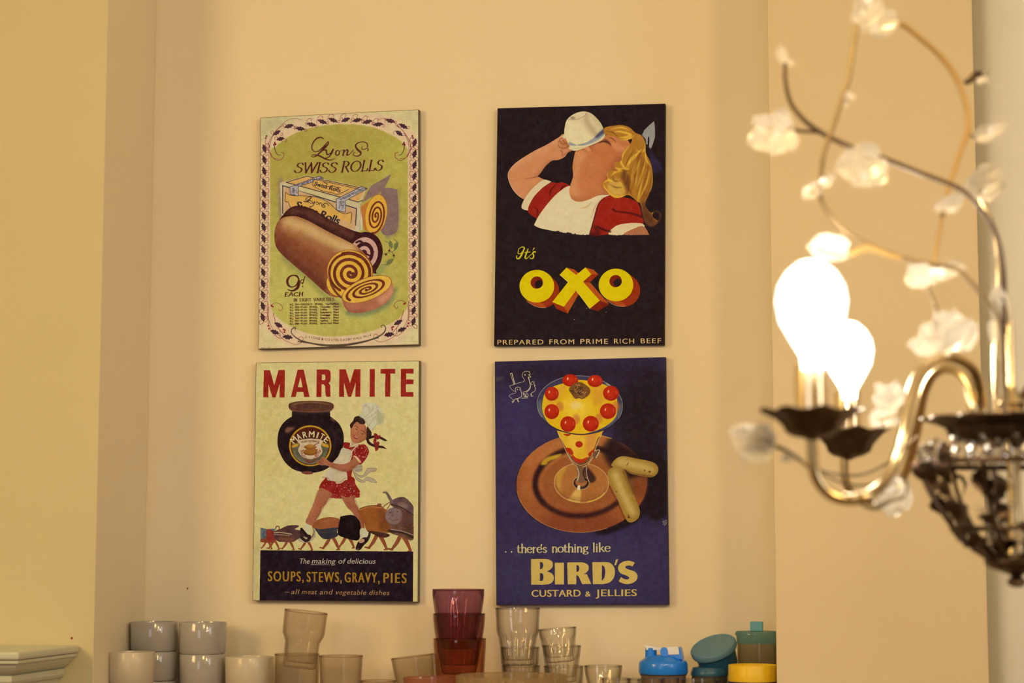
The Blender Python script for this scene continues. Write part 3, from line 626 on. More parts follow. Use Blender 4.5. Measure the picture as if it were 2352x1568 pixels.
    A.c(hd, (176,108,70)); A.clip(hd); A.l([(1420,880),(1415,1040),(1330,1080)], 40, (132,72,50), .6, 16); A.c([(1250,880),(1320,870),(1330,950),(1260,970)], (196,130,86), .6, 16)
    A.c([(1245,1010),(1270,990),(1290,1010)], (180,84,56), .6, 10); A.noclip()
    A.l([(1275,880),(1300,878),(1318,900)], 6, (80,44,34)); A.l([(1350,930),(1385,940),(1400,965)], 6, (80,44,34)); A.e(1297,914,15,8,30,(90,60,50)); A.e(1370,970,15,8,30,(90,60,50)); A.e(1292,910,4,4,0,(210,190,160)); A.e(1365,966,4,4,0,(210,190,160))
    A.l([(1322,930),(1310,975),(1318,985)], 5, (130,74,52)); A.c([(1268,992),(1300,1012),(1322,1015),(1310,1036),(1285,1030),(1270,1010)], (140,44,38)); A.l([(1278,1004),(1298,1016),(1314,1019)], 6, (220,200,170))
    for q in ([(1230,905),(1222,860),(1260,815),(1275,775),(1320,758),(1370,765),(1400,800),(1400,850),(1350,855),(1310,830),(1275,850),(1245,900)], [(1430,880),(1460,920),(1482,960),(1470,1010),(1430,1030),(1420,970)]): A.c(q, (52,30,28))
    A.l([(1290,790),(1330,780),(1380,810)], 8, (90,56,44), .7, 3); A.l([(1250,850),(1280,830)], 6, (90,56,44), .7, 2)
    # plaits
    A.l([(1430,1030),(1480,1010),(1540,1005),(1600,1025),(1640,1045),(1665,1055)], (34,30,26,28,24,6), (50,30,28)); A.l([(1430,1040),(1450,1080),(1500,1110),(1560,1125),(1610,1130),(1655,1150)], (30,32,30,28,26,8), (50,30,28))
    for q in ([(1510,970),(1550,975),(1555,1020),(1520,1040)], [(1540,1000),(1585,990),(1580,1025),(1545,1040)], [(1505,1040),(1540,1030),(1530,1100),(1505,1095)], [(1530,1080),(1568,1065),(1572,1100),(1540,1130)], [(1520,1110),(1555,1120),(1565,1150),(1530,1178)]): A.c(q, (134,40,36))
    # hat
    A.c([(1335,755),(1370,690),(1358,650),(1375,615),(1430,595),(1480,595),(1550,620),(1600,680),(1625,760),(1628,820),(1600,855),(1560,850),(1535,870),(1490,930),(1430,880),(1390,800)], (204,194,154))
    A.c([(1540,700),(1620,740),(1626,820),(1590,858),(1550,840)], (164,158,112), .8, 14)
    for q in ([(1375,690),(1390,640),(1420,620)], [(1400,770),(1440,740),(1490,680),(1500,640)], [(1420,790),(1500,740),(1560,690)], [(1400,640),(1440,640),(1460,700)], [(1540,640),(1560,700),(1600,740)], [(1440,880),(1500,800),(1530,760)], [(1490,925),(1530,870),(1560,850)], [(1345,755),(1400,800),(1440,870)]): A.l(q, 5, (146,132,104), .8, 2)
    # legs and lower scene
    A.at(570, 1100)
    A.c([(860,110),(930,125),(1010,180),(960,240),(930,300),(880,350),(870,400),(820,480),(780,550),(770,560),(690,520),(720,440),(750,370),(790,280),(815,200)], sk)
    A.c([(1110,190),(1180,215),(1265,205),(1280,270),(1320,350),(1370,430),(1390,520),(1395,590),(1345,600),(1330,540),(1290,470),(1250,400),(1190,340),(1140,260)], (160,94,62))
    A.l([(840,160),(800,300),(740,440)], 26, (190,124,84), .6, 12); A.l([(1010,190),(900,330),(790,540)], 20, (120,66,48), .6, 10); A.l([(1265,220),(1330,380),(1385,560)], 18, (120,66,48), .6, 8)
    # parade of pans (left to right)
    def limbs(x, y, h, c_=(140,74,44)):
        A.l([(x, y), (x - h*.22, y + h*.42), (x - h*.55, y + h*.86)], (h*.26,h*.25,h*.14), c_); A.l([(x - h*.5, y+h*.86), (x - h*.8, y + h*.8)], (h*.14, h*.1), c_)
        A.l([(x + h*.25, y), (x + h*.5, y + h*.42), (x + h*.72, y + h*.95)], (h*.26,h*.25,h*.14), c_); A.l([(x + h*.74, y+h*.9), (x + h*.55, y + h*.98)], (h*.13, h*.1), c_)
    for a in ((215,745,95),(300,745,100),(470,740,110),(690,745,110),(980,700,150),(1170,690,140),(1540,680,170),(1820,690,180)): limbs(*a)
    A.f([(148,580),(230,600),(320,590),(330,700),(300,760),(148,756)], (96,104,108)); A.c([(150,720),(240,700),(330,690),(320,760),(148,752)], (140,66,44)); A.c([(220,620),(260,600),(330,650),(320,720),(230,730)], (138,48,36)); A.l([(190,630),(180,690),(220,690)], 10, (60,60,76)); A.l([(330,600),(340,565),(372,572),(372,600)], 12, (110,60,44))
    A.c([(300,640),(400,590),(480,556),(590,552),(606,570),(560,600),(640,620),(720,680),(730,740),(680,730),(600,720),(540,750),(440,752),(350,740)], (82,54,52)); A.l([(310,640),(400,640),(520,660)], 12, (190,160,120)); A.l([(310,662),(400,668),(500,676)], 10, (160,130,96)); A.c([(360,700),(520,690),(560,740),(440,750)], (116,70,52), .9, 8)
    A.c([(600,720),(660,690),(740,700),(800,600),(810,680),(760,740),(690,760),(620,750)], (176,164,124)); A.l([(780,590),(790,650),(730,740)], 10, (110,74,50), .9)
    A.c([(690,540),(740,560),(760,600),(740,660),(690,660),(680,600)], (206,196,150)); A.l([(640,600),(700,670),(740,690),(700,740),(640,700)], 34, (44,28,28)); A.l([(640,600),(630,640),(660,680)], 14, (52,32,30))
    A.c([(770,560),(830,490),(960,455),(1080,470),(1110,520),(1100,580),(1000,600),(860,600),(790,590)], (150,84,46)); A.c([(850,520),(960,475),(1060,490),(960,510)], (172,106,60), .7, 10); A.c([(800,590),(860,600),(1090,580),(1095,640),(1060,690),(960,720),(880,700)], (52,50,54)); A.l([(830,620),(940,640),(1080,610)], 12, (84,80,80), .7, 6)
    A.f([(1100,480),(1120,440),(1065,640),(1085,650)], (206,190,140)); A.c([(1100,480),(1120,445),(1250,430),(1320,480),(1350,560),(1340,700),(1290,735),(1150,700),(1078,650)], (26,18,20))
    A.c([(1330,380),(1400,330),(1560,310),(1620,340),(1700,420),(1720,560),(1690,640),(1560,630),(1430,620),(1390,520)], (150,86,36)); A.c([(1560,360),(1680,420),(1700,600),(1600,620)], (112,60,34), .7, 20); A.l([(1340,370),(1460,330),(1600,345)], 10, (180,116,64)); A.l([(1340,350),(1460,318),(1600,322)], 8, (96,60,40)); A.e(1575,305,28,14,0,(134,80,46)); A.c([(1430,620),(1560,630),(1690,660),(1680,690),(1600,700),(1480,650)], (70,40,32))
    A.l([(1610,345),(1660,300),(1720,270),(1660,370)], 14, (150,100,66))
    A.c([(1650,420),(1720,350),(1850,340),(1985,400),(1982,715),(1850,690),(1700,640),(1690,560),(1650,480)], (112,74,56)); A.e(1750, 440, 104, 102, 10, (132,106,96)); A.c([(1850,380),(1980,420),(1975,700),(1880,670)], (84,52,42), .8, 20)
    A.l([(1690,470),(1740,495),(1800,480)], 6, (86,58,52)); A.e(1706,400,12,8,0,(86,58,52)); A.e(1790,388,12,8,0,(86,58,52)); A.l([(1735,410),(1722,440),(1745,442)], 6, (96,66,58))
    A.c([(1700,280),(1780,225),(1870,215),(1940,270),(1985,340),(1982,440),(1900,380),(1760,345)], (96,72,64)); A.c([(1790,290),(1880,280),(1920,340),(1850,350)], (140,112,96), .8, 10); A.l([(1720,300),(1860,350),(1980,430)], 12, (56,38,34))
    A.l([(1620,158),(1660,165),(1700,230),(1730,280)], (14,26,36,30), (108,84,76)); A.l([(1690,620),(1850,640),(1980,700)], 26, (58,40,34)); A.l([(1710,600),(1850,625),(1980,670)], 7, (180,160,130))
    A.f([(1985,100),(2060,100),(2060,860),(1985,860)], (215,198,128)); A.f([(60,560),(147,560),(147,860),(60,860)], (212,195,126))
    # socks, shoes
    A.c([(1345,600),(1395,590),(1440,640),(1440,690),(1390,710),(1345,690)], (204,192,146)); A.c([(1455,620),(1470,660),(1440,740),(1390,790),(1340,850),(1300,850),(1290,820),(1320,750),(1380,700),(1430,690)], (44,28,28)); A.e(1362,740,36,24,-20,(190,150,110)); A.c([(1300,840),(1330,830),(1320,852)], (120,80,66))
    # lower panel
    A.f([(148,852),(1980,868),(1978,1475),(136,1462)], (34,23,31)); A.f([(60,760),(144,760),(132,1470),(40,1470)], (194,174,114), .7, 30); A.f([(148,852),(1980,868),(1978,1475),(136,1462)], (34,23,31))
    T1, T2, T3 = (184,164,140), (168,122,36), (160,120,74)
    for w, x0, x1 in (('The',610,730),('making',762,1040),('of',1076,1160),('delicious',1186,1522)): A.t(w, x0, 1012, x1, 1014, 62, T1, .014, .22, 1.05)
    A.l([(756,1022),(978,1026)], 5, T1)
    for w, x0, x1, y in (('SOUPS,',236,662,1226),('STEWS,',700,1118,1234),('GRAVY,',1156,1572,1240),('PIES',1622,1895,1246)): A.t(w, x0, y-4, x1, y, 118, T2, .03, 0, 1.22)
    A.l([(440,1354),(494,1355)], 6, T3)
    for w, x0, x1 in (('all',512,604),('meat',640,820),('and',856,1002),('vegetable',1042,1410),('dishes',1448,1688)): A.t(w, x0, 1376 + (x0-512)*.012, x1, 1376 + (x1-512)*.012, 58, T3, .012, .22, 1.08)
    return A.mottle(.05, 24, 8).mottle(.05, 5, 9)

def paint_birds():
    A = Art(C4, -TH, (57, 47, 74)).at(1120, 810)
    A.f([(60,60),(2200,30),(2200,400),(60,400)], (42,32,42), .95, 120); A.c([(1500,500),(2200,300),(2200,1700),(1900,2000),(1600,1300)], (38,29,34), .98, 80)
    A.f([(1700,500),(2200,300),(2200,1500),(1800,1500)], (38,29,34), .8, 80)
    A.c([(90,300),(190,290),(130,340)], (84,84,72), .6, 6)
    A.c([(90,600),(500,500),(500,1100),(90,1300)], (60,50,86), .6, 140)
    A.f([(90,2300),(2200,2200),(2200,3050),(90,3050)], (62,54,80), .7, 120)
    # shadow on the right and plate
    A.c([(1500,1060),(1700,1150),(2100,1250),(2180,1500),(2160,1900),(2100,1980),(1980,2000),(1900,1940),(1700,2080),(1300,2170),(1500,1700)], (34,24,28), .98, 14)
    A.e(1135, 1575, 800, 585, -3, (60,34,30), 1, 5)
    A.at(1120, 810)
    pl = A.ep(1132, 1562, 786, 590, -3)
    A.f(pl, (156,86,42)); A.clip(pl, False)
    A.e(1000, 1150, 620, 200, -8, (190,120,60), .6, 60); A.e(1100,2050,500,140,0,(130,62,36),.8,50); A.e(560,1450,150,330,10,(176,102,52),.6,50)
    A.l(A.ep(1135,1545,565,410,-6), 58, (50,26,26), .95, 14); A.l(A.ep(1135,1545,565,410,-6,150,300), 60, (40,22,24), .6, 16)
    A.e(1135,1535,470,330,-6,(150,84,40), .9, 12)
    A.c([(640,1340),(700,1260),(880,1210),(860,1250),(740,1300),(700,1340)], (206,160,40), .9, 6); A.l([(390,1360),(420,1230),(560,1110),(800,1010)], 16, (200,140,56), .8, 5)
    A.c([(1500,1000),(1620,1080),(1900,1300),(1900,1700),(1700,1700),(1560,1500),(1380,1180)], (40,24,26), .95, 26); A.c([(1640,1560),(1900,1480),(1920,1700),(1860,1900),(1740,1800)], (150,78,38), .8, 20)
    A.noclip()
    A.l(A.ep(1132,1562,786,590,-3,70,175), 7, (200,150,90), .7, 1); A.l(A.ep(1120,1560,790,590,-3,255,300), 8, (210,160,50), .9, 1)
    # foot of glass
    A.e(1125, 1560, 328, 238, 2, (172,106,50)); A.clip(A.ep(1125,1560,328,238,2), False)
    A.c([(820,1420),(900,1360),(960,1350),(900,1480),(880,1600),(900,1700),(840,1640)], (200,150,56), .8, 14); A.c([(1060,1640),(1120,1640),(1090,1830),(930,1830)], (222,178,84), .9, 10); A.l([(860,1640),(960,1720),(1120,1750),(1300,1700)], 30, (140,80,40), .5, 16); A.c([(1180,1360),(1300,1500),(1240,1560),(1170,1480)], (54,32,28), .9, 8); A.noclip()
    A.l(A.ep(1125,1560,328,238,2), 7, (206,170,100), .9, 1); A.l(A.ep(1125,1550,312,222,2,20,170), 5, (90,54,34), .8); A.l(A.ep(1125,1560,322,232,2,30,75), 14, (214,176,60), .9, 2)
    A.e(1123,1560,96,78,0,(60,38,30)); A.e(1123,1552,70,52,0,(170,100,54)); A.l(A.ep(1123,1560,96,78,0), 6, (190,160,110)); A.c([(1080,1600),(1110,1590),(1108,1640),(1080,1640)], (230,210,160))
    A.f([(1060,1370),(1180,1370),(1168,1420),(1150,1460),(1170,1530),(1150,1560),(1090,1555),(1068,1520),(1080,1460)], (120,86,56)); A.l([(1075,1380),(1095,1450),(1080,1530)], 12, (226,206,160), .8, 2); A.l([(1165,1385),(1150,1450),(1180,1530)], 16, (40,26,26), .9, 2); A.l([(1190,1370),(1188,1440),(1210,1540)], 6, (220,200,150))
    # glass cone
    cone = [(830,930),(880,1060),(940,1190),(990,1290),(1050,1355),(1115,1375),(1190,1350),(1250,1280),(1290,1160),(1330,1040),(1400,920),(1400,920),(1120,990),(830,930)]
    A.c(cone, (112,74,44)); A.clip(cone)
    cu = [(840,930),(900,1060),(960,1170),(1020,1250),(1120,1300),(1200,1260),(1270,1160),(1320,1030),(1390,920)]
    A.c(cu, (222,170,40)); A.c([(1180,980),(1300,960),(1280,1160),(1200,1240)], (206,130,60), .7, 20); A.c([(950,1000),(1150,1000),(1120,1180),(1000,1160)], (232,186,60), .7, 30)
    A.e(1098,1097,44,38,0,(176,44,18)); A.c([(935,1140),(1000,1150),(1030,1210),(990,1220),(950,1180)], (172,44,20)); A.c([(1210,1210),(1280,1150),(1275,1190),(1230,1240)], (172,44,20)); A.c([(1010,1210),(1060,1260),(1130,1275),(1200,1250),(1160,1310),(1090,1318),(1030,1280)], (180,48,22)); A.c([(910,975),(1000,975),(960,1000)], (176,50,24))
    A.l([(960,1200),(1020,1300),(1120,1350),(1220,1300),(1260,1200)], 10, (206,170,110), .8, 2); A.noclip()
    A.l([(850,960),(900,1080),(960,1220),(1020,1320),(1080,1368)], 6, (214,190,130), .9); A.l([(1370,970),(1310,1110),(1270,1240),(1200,1340),(1140,1372)], 6, (230,206,140), .9); A.c([(1270,1200),(1320,1170),(1330,1200),(1290,1270),(1270,1260)], (110,80,50)); A.l([(1285,1170),(1345,1170),(1300,1260)], 8, (226,206,150))
    # rim and custard
    A.e(1107, 625, 512, 350, 3, (62,58,80)); A.clip(A.ep(1107,625,512,350,3), False)
    A.c([(600,640),(640,560),(700,800),(900,930),(760,880),(640,780)], (104,108,100), .8, 10); A.c([(1580,640),(1615,600),(1600,720),(1500,850),(1420,890),(1540,760)], (96,100,100), .8, 10); A.c([(1410,365),(1480,380),(1460,400)], (170,180,120), .9, 5)
    A.c([(655,640),(690,480),(800,400),(1000,345),(1120,325),(1280,350),(1420,390),(1530,480),(1560,640),(1530,780),(1400,890),(1250,950),(1100,975),(900,945),(760,870),(680,760)], (224,176,28))
    A.c([(900,560),(1100,560),(1250,640),(1200,800),(1000,780),(900,700)], (236,196,56), .8, 50); A.e(1060,630,70,50,0,(236,200,110),.9,16); A.c([(1250,400),(1400,420),(1450,520),(1300,640)], (206,136,50), .6, 30); A.c([(700,600),(850,420),(950,400),(850,560)], (206,140,60), .5, 20); A.l([(1280,600),(1300,640)], 14, (200,140,40), .6, 6); A.noclip()
    A.l(A.ep(1107,625,512,350,3), 8, (150,150,130), .8, 1); A.l(A.ep(1107,625,514,352,3,25,150), 10, (40,34,40), .95)
    for i, (cx, cy, rx, ry) in enumerate(((992,330,96,74),(1290,338,92,72),(770,490,84,84),(1480,485,95,90),(770,705,88,90),(1445,700,98,94),(965,855,92,94),(1238,850,96,94))):
        if i >= 4: A.e(cx + 96, cy - 60, 46, 60, 0, (196,110,50), .7, 8)
        A.e(cx, cy, rx, ry, 0, (176,38,18)); A.e(cx-6, cy-10, rx*.6, ry*.6, 0, (196,52,24), .7, 14); A.l(A.ep(cx,cy,rx*.86,ry*.86,0,20,140), 12, (130,26,18), .6, 6); A.e(cx-30, cy-20, 9, 17, 10, (236,170,110)); A.l(A.ep(cx,cy,rx*.7,ry*.7,0,-30,10), 5, (226,140,90), .6, 2)
    # walnut
    A.c([(975,440),(1010,390),(1060,360),(1110,350),(1160,372),(1220,420),(1235,470),(1200,520),(1140,555),(1100,545),(1050,550),(1010,500)], (120,78,40)); R = random.Random(9)
    for i in range(26):
        a = R.uniform(0, 6.28); r = R.uniform(.1, .85); x = 1105 + 115*r*math.cos(a); y = 456 + 88*r*math.sin(a)
        A.l([(x-20,y+R.uniform(-14,14)),(x,y+R.uniform(-14,14)),(x+20,y+R.uniform(-14,14))], R.uniform(7,12), (60,36,26) if i % 2 else (172,124,66), .9, 1)
    # biscuits
    for q, hl in (([(1490,1360),(1530,1280),(1620,1240),(1800,1270),(1980,1310),(2045,1370),(2040,1440),(1980,1488),(1900,1485),(1720,1450),(1640,1400)], [(1580,1310),(1800,1350),(1960,1400)]),
                  ([(1440,1450),(1470,1390),(1560,1365),(1640,1400),(1700,1560),(1780,1760),(1825,1880),(1820,1960),(1780,2010),(1720,2035),(1670,2010),(1620,1900),(1540,1720),(1460,1560)], [(1530,1450),(1620,1680),(1740,1920)])):
        A.c(q, (160,122,50)); A.clip(q); A.l(hl, 80, (206,172,92), .9, 26); A.noclip()
    A.l([(1640,1400),(1760,1450),(1980,1480)], 10, (96,60,34), .9, 4); A.l([(1670,1350),(1690,1320)], 10, (96,60,30), .8, 2); A.e(1945,1425,16,13,0,(110,70,40)); A.e(1884,1410,9,9,0,(110,70,40)); A.l([(1460,1600),(1560,1800),(1650,2000)], 8, (90,50,30), .9, 3)
    A.e(1545,1665,10,8,0,(96,60,34)); A.e(1695,1970,14,12,0,(90,50,30)); A.e(1690,1945,6,8,0,(90,50,30)); A.c([(1620,1420),(1680,1440),(1760,1640),(1740,1700)], (110,76,36), .6, 10)
    # birds emblem
    WL = (214,196,140)
    A.l([(272,248),(312,372)], 5, WL); A.l([(292,244),(324,372)], 9, WL); A.l([(272,248),(292,244)], 5, WL); A.l([(325,375),(430,345),(440,320),(418,280),(425,240),(460,222),(500,228)], 5, WL); A.l([(500,225),(512,262),(490,262),(520,290),(488,296)], 6, WL, sm=False)
    A.l([(488,290),(500,330),(512,390),(500,430),(470,460),(430,470)], (10,9,9,5), WL); A.l([(262,398),(300,385),(330,378)], 5, WL); A.l([(262,398),(290,440),(340,470)], 4, WL); A.e(450,264,9,10,0,WL); A.e(452,264,4,5,0,(50,40,60))
    A.l([(515,370),(535,345),(560,350),(555,375),(572,392),(560,396)], 6, WL, sm=False); A.l([(560,396),(574,430),(560,465),(530,480),(520,520)], 6, WL); A.l([(512,372),(515,420),(480,462),(428,470)], 4, WL); A.e(530,380,6,6,0,WL)
    A.l([(340,470),(332,440),(345,415),(380,412),(395,430),(385,442),(402,452)], 6, WL); A.l([(400,460),(410,500),(400,530),(370,545),(330,555)], 7, WL); A.l([(340,480),(290,495),(258,515),(280,540),(305,562)], 4, WL); A.e(358,440,7,7,0,WL)
    for q in ([(330,556),(310,590),(290,585)], [(310,560),(300,600)], [(360,552),(375,588)], [(352,556),(368,590)], [(425,476),(440,530),(480,520)], [(440,480),(455,520)], [(470,478),(452,515),(475,530)], [(480,490),(490,520)], [(515,490),(530,520),(545,520)], [(410,545),(480,540)]): A.l(q, 6, WL, sm=False)
    # text
    A.at(1120, 1100); CT = (212,176,86)
    for q in ((217,872),(288,872)): A.f([(q[0]-11,q[1]),(q[0],q[1]-12),(q[0]+11,q[1]),(q[0],q[1]+13)], (212,190,120))
    for w, x0, x1, y in (("there's",352,708,882),('nothing',770,1206,876),('like',1262,1470,870)): A.pen(w, x0, y, x1, y-2, 96, 17, (212,190,120), 0, .36, .05, .07)
    A.f([(520,958),(640,955)] + list(spline([(640,955),(720,960),(775,990),(780,1050),(750,1085),(712,1105),(712,1105)])) + list(spline([(712,1105),(770,1130),(795,1180),(780,1230),(735,1258),(660,1266),(660,1266)])) + [(524,1266)], CT)
    A.c([(628,995),(628,995),(655,998),(668,1030),(655,1068),(630,1082),(630,1082)], (60,50,76)); A.c([(628,1125),(628,1125),(662,1135),(670,1180),(660,1215),(628,1222),(628,1222)], (60,50,76))
    A.f([(806,1002),(916,1000),(918,1262),(808,1262)], CT)
    A.f([(954,998),(1060,996)] + list(spline([(1060,996),(1150,1000),(1205,1030),(1212,1080),(1185,1120),(1150,1138),(1150,1138)])) + [(1190,1138),(1245,1256),(1135,1258),(1090,1160),(1066,1150),(1064,1260),(962,1260)], CT); A.c([(1066,1030),(1066,1030),(1094,1040),(1100,1075),(1090,1105),(1066,1112),(1066,1112)], (60,50,76))
    A.f([(1256,996),(1360,994)] + list(spline([(1360,994),(1460,1000),(1515,1050),(1528,1120),(1510,1190),(1460,1240),(1380,1258),(1380,1258)])) + [(1264,1258)], CT); A.c([(1372,1032),(1372,1032),(1400,1050),(1412,1110),(1400,1180),(1370,1220),(1370,1220)], (60,50,76))
    A.f([(1540,965),(1568,958),(1542,1030),(1520,1032)], CT)
    A.f(spline([(1768,1000),(1740,1045),(1740,1045),(1700,1035),(1662,1042),(1655,1062),(1690,1082),(1760,1105),(1798,1150),(1790,1205),(1740,1245),(1670,1258),(1610,1245),(1572,1225),(1572,1225),(1600,1175),(1600,1175),(1650,1200),(1690,1198),(1700,1180),(1670,1158),(1600,1130),(1568,1085),(1575,1030),(1625,990),(1700,978),(1768,1000)], True), CT)
    for w, x0, x1, y in (('CUSTARD',526,1112,1410),('&',1172,1236,1408),('JELLIES',1296,1786,1404)): A.t(w, x0, y, x1, y-3, 80 if w != '&' else 62, CT, .035, 0, 1.05)
    for q in ([(2100,520),(2112,500),(2120,540)], [(2120,500),(2150,490)], [(2150,500),(2140,540),(2120,555)], [(2105,545),(2115,530)], [(2130,510),(2135,545)]): A.l(q, 6, (150,140,110))
    return A.mottle(.03, 24, 14).mottle(.035, 5, 15)
# ---------------------------------------------------------------- helpers
PI = math.pi
def mat(name, col, rough=0.5, metal=0.0, bump=0.0, bscale=60, var=0.0, vscale=3, trans=0.0, ior=1.45, coat=0.0, spec=None, emit=None, sss=0):
    m = bpy.data.materials.new(name); m.use_nodes = True; nt = m.node_tree; b = nt.nodes['Principled BSDF']
    b.inputs['Base Color'].default_value = col if len(col) == 4 else (*col, 1); b.inputs['Roughness'].default_value = rough; b.inputs['Metallic'].default_value = metal
    b.inputs['Transmission Weight'].default_value = trans; b.inputs['IOR'].default_value = ior; b.inputs['Coat Weight'].default_value = coat
    if spec is not None: b.inputs['Specular IOR Level'].default_value = spec
    if emit: b.inputs['Emission Color'].default_value = (*emit[:3], 1); b.inputs['Emission Strength'].default_value = emit[3]
    tc = nt.nodes.new('ShaderNodeTexCoord')
    if var:
        n = nt.nodes.new('ShaderNodeTexNoise'); n.inputs['Scale'].default_value = vscale; n.inputs['Detail'].default_value = 6
        nt.links.new(tc.outputs['Object'], n.inputs['Vector'])
        mx = nt.nodes.new('ShaderNodeMix'); mx.data_type = 'RGBA'; c = list(b.inputs['Base Color'].default_value)
        mx.inputs[6].default_value = [x * (1 - var) for x in c[:3]] + [1]; mx.inputs[7].default_value = [min(1, x * (1 + var)) for x in c[:3]] + [1]
        nt.links.new(n.outputs['Fac'], mx.inputs[0]); nt.links.new(mx.outputs[2], b.inputs['Base Color'])
    if bump:
        n = nt.nodes.new('ShaderNodeTexNoise'); n.inputs['Scale'].default_value = bscale; n.inputs['Detail'].default_value = 5
        nt.links.new(tc.outputs['Object'], n.inputs['Vector'])
        bp = nt.nodes.new('ShaderNodeBump'); bp.inputs['Strength'].default_value = bump; bp.inputs['Distance'].default_value = 0.002
        nt.links.new(n.outputs['Fac'], bp.inputs['Height']); nt.links.new(bp.outputs['Normal'], b.inputs['Normal'])
    return m

def thin_glass(name, tint, edge, refl=0.9, haze=0.0, hazecol=(.8, .7, .5)):
    """clear pressed glass wall: tinted see-through, darker where seen edge-on, glossy"""
    m = bpy.data.materials.new(name); m.use_nodes = True; nt = m.node_tree; nt.nodes.clear()
    out = nt.nodes.new('ShaderNodeOutputMaterial'); tr = nt.nodes.new('ShaderNodeBsdfTransparent'); gl = nt.nodes.new('ShaderNodeBsdfGlossy')
    lw = nt.nodes.new('ShaderNodeLayerWeight'); lw.inputs['Blend'].default_value = 0.5
    def pw(x, k, a, b):
        p = nt.nodes.new('ShaderNodeMath'); p.operation = 'POWER'; nt.links.new(x, p.inputs[0]); p.inputs[1].default_value = k
        q = nt.nodes.new('ShaderNodeMath'); q.operation = 'MULTIPLY_ADD'; nt.links.new(p.outputs[0], q.inputs[0]); q.inputs[1].default_value = a; q.inputs[2].default_value = b; return q.outputs[0]
    mc = nt.nodes.new('ShaderNodeMix'); mc.data_type = 'RGBA'; mc.inputs[6].default_value = (*tint, 1); mc.inputs[7].default_value = (*edge, 1)
    nt.links.new(pw(lw.outputs['Facing'], 2.4, 1.0, 0.0), mc.inputs[0]); nt.links.new(mc.outputs[2], tr.inputs['Color'])
    gl.inputs['Roughness'].default_value = 0.05; gl.inputs['Color'].default_value = (refl, refl, refl, 1)
    ms = nt.nodes.new('ShaderNodeMixShader'); nt.links.new(pw(lw.outputs['Facing'], 5.0, 0.55, 0.035), ms.inputs[0]); nt.links.new(tr.outputs[0], ms.inputs[1]); nt.links.new(gl.outputs[0], ms.inputs[2])
    last = ms
    if haze:
        df = nt.nodes.new('ShaderNodeBsdfDiffuse'); df.inputs['Color'].default_value = (*hazecol, 1)
        tl = nt.nodes.new('ShaderNodeBsdfTranslucent'); tl.inputs['Color'].default_value = (*hazecol, 1)
        a = nt.nodes.new('ShaderNodeMixShader'); a.inputs[0].default_value = 0.5; nt.links.new(df.outputs[0], a.inputs[1]); nt.links.new(tl.outputs[0], a.inputs[2])
        nz = nt.nodes.new('ShaderNodeTexNoise'); nz.inputs['Scale'].default_value = 40; tc = nt.nodes.new('ShaderNodeTexCoord'); nt.links.new(tc.outputs['Object'], nz.inputs['Vector'])
        mr = nt.nodes.new('ShaderNodeMapRange'); mr.inputs[3].default_value = haze * .6; mr.inputs[4].default_value = haze * 1.4; nt.links.new(nz.outputs['Fac'], mr.inputs[0])
        b = nt.nodes.new('ShaderNodeMixShader'); nt.links.new(mr.outputs[0], b.inputs[0]); nt.links.new(ms.outputs[0], b.inputs[1]); nt.links.new(a.outputs[0], b.inputs[2]); last = b
    nt.links.new(last.outputs[0], out.inputs['Surface']); return m

def link(name, me, parent=None, m=None, smooth=False):
    o = bpy.data.objects.new(name, me); COL.objects.link(o)
    if parent: o.parent = parent
    if m and not me.materials: me.materials.append(m)
    if smooth:
        for p in me.polygons: p.use_smooth = True
        try: me.set_sharp_from_angle(angle=math.radians(40))
        except Exception: pass
    return o
def tag(o, label=None, cat=None, group=None, kind=None):
    for k, v in (('label', label), ('category', cat), ('group', group), ('kind', kind)):
        if v: o[k] = v
    return o
def empty(name, loc, label=None, cat=None, group=None, rot=(0, 0, 0)):
    o = bpy.data.objects.new(name, None); COL.objects.link(o); o.location = loc; o.rotation_euler = rot; o.empty_display_size = 0.02
    return tag(o, label, cat, group)
def mesh(name, v, f, uv=None):
    me = bpy.data.meshes.new(name); me.from_pydata([tuple(x) for x in v], [], f); me.update(); return me
def boxm(x0, x1, y0, y1, z0, z1, bev=0.0):
    bm = bmesh.new()
    bmesh.ops.create_cube(bm, size=1)
    for v in bm.verts: v.co = ((x0 + x1) / 2 + v.co.x * (x1 - x0), (y0 + y1) / 2 + v.co.y * (y1 - y0), (z0 + z1) / 2 + v.co.z * (z1 - z0))
    if bev: bmesh.ops.bevel(bm, geom=list(bm.edges), offset=bev, segments=2, affect='EDGES', profile=0.5)
    me = bpy.data.meshes.new('box'); bm.to_mesh(me); bm.free(); return me
def lathe(prof, n=48, rad=None, cap0=True, cap1=True):
    """prof: list of (r, z); rad(angle, r, z) may alter the radius"""
    v = []; f = []
    for r, z in prof:
        for i in range(n):
            a = 2 * PI * i / n; rr = rad(a, r, z) if rad else r
            v.append((rr * math.cos(a), rr * math.sin(a), z))
    for k in range(len(prof) - 1):
        for i in range(n):
            j = (i + 1) % n; f.append((k * n + i, k * n + j, (k + 1) * n + j, (k + 1) * n + i))
    if cap0 and prof[0][0] > 1e-5: f.append(tuple(reversed(range(n))))
    if cap1 and prof[-1][0] > 1e-5: f.append(tuple(range((len(prof) - 1) * n, len(prof) * n)))
    me = mesh('lathe', v, f); bm = bmesh.new(); bm.from_mesh(me); bmesh.ops.remove_doubles(bm, verts=bm.verts, dist=1e-6); bmesh.ops.recalc_face_normals(bm, faces=bm.faces); bm.to_mesh(me); bm.free(); return me
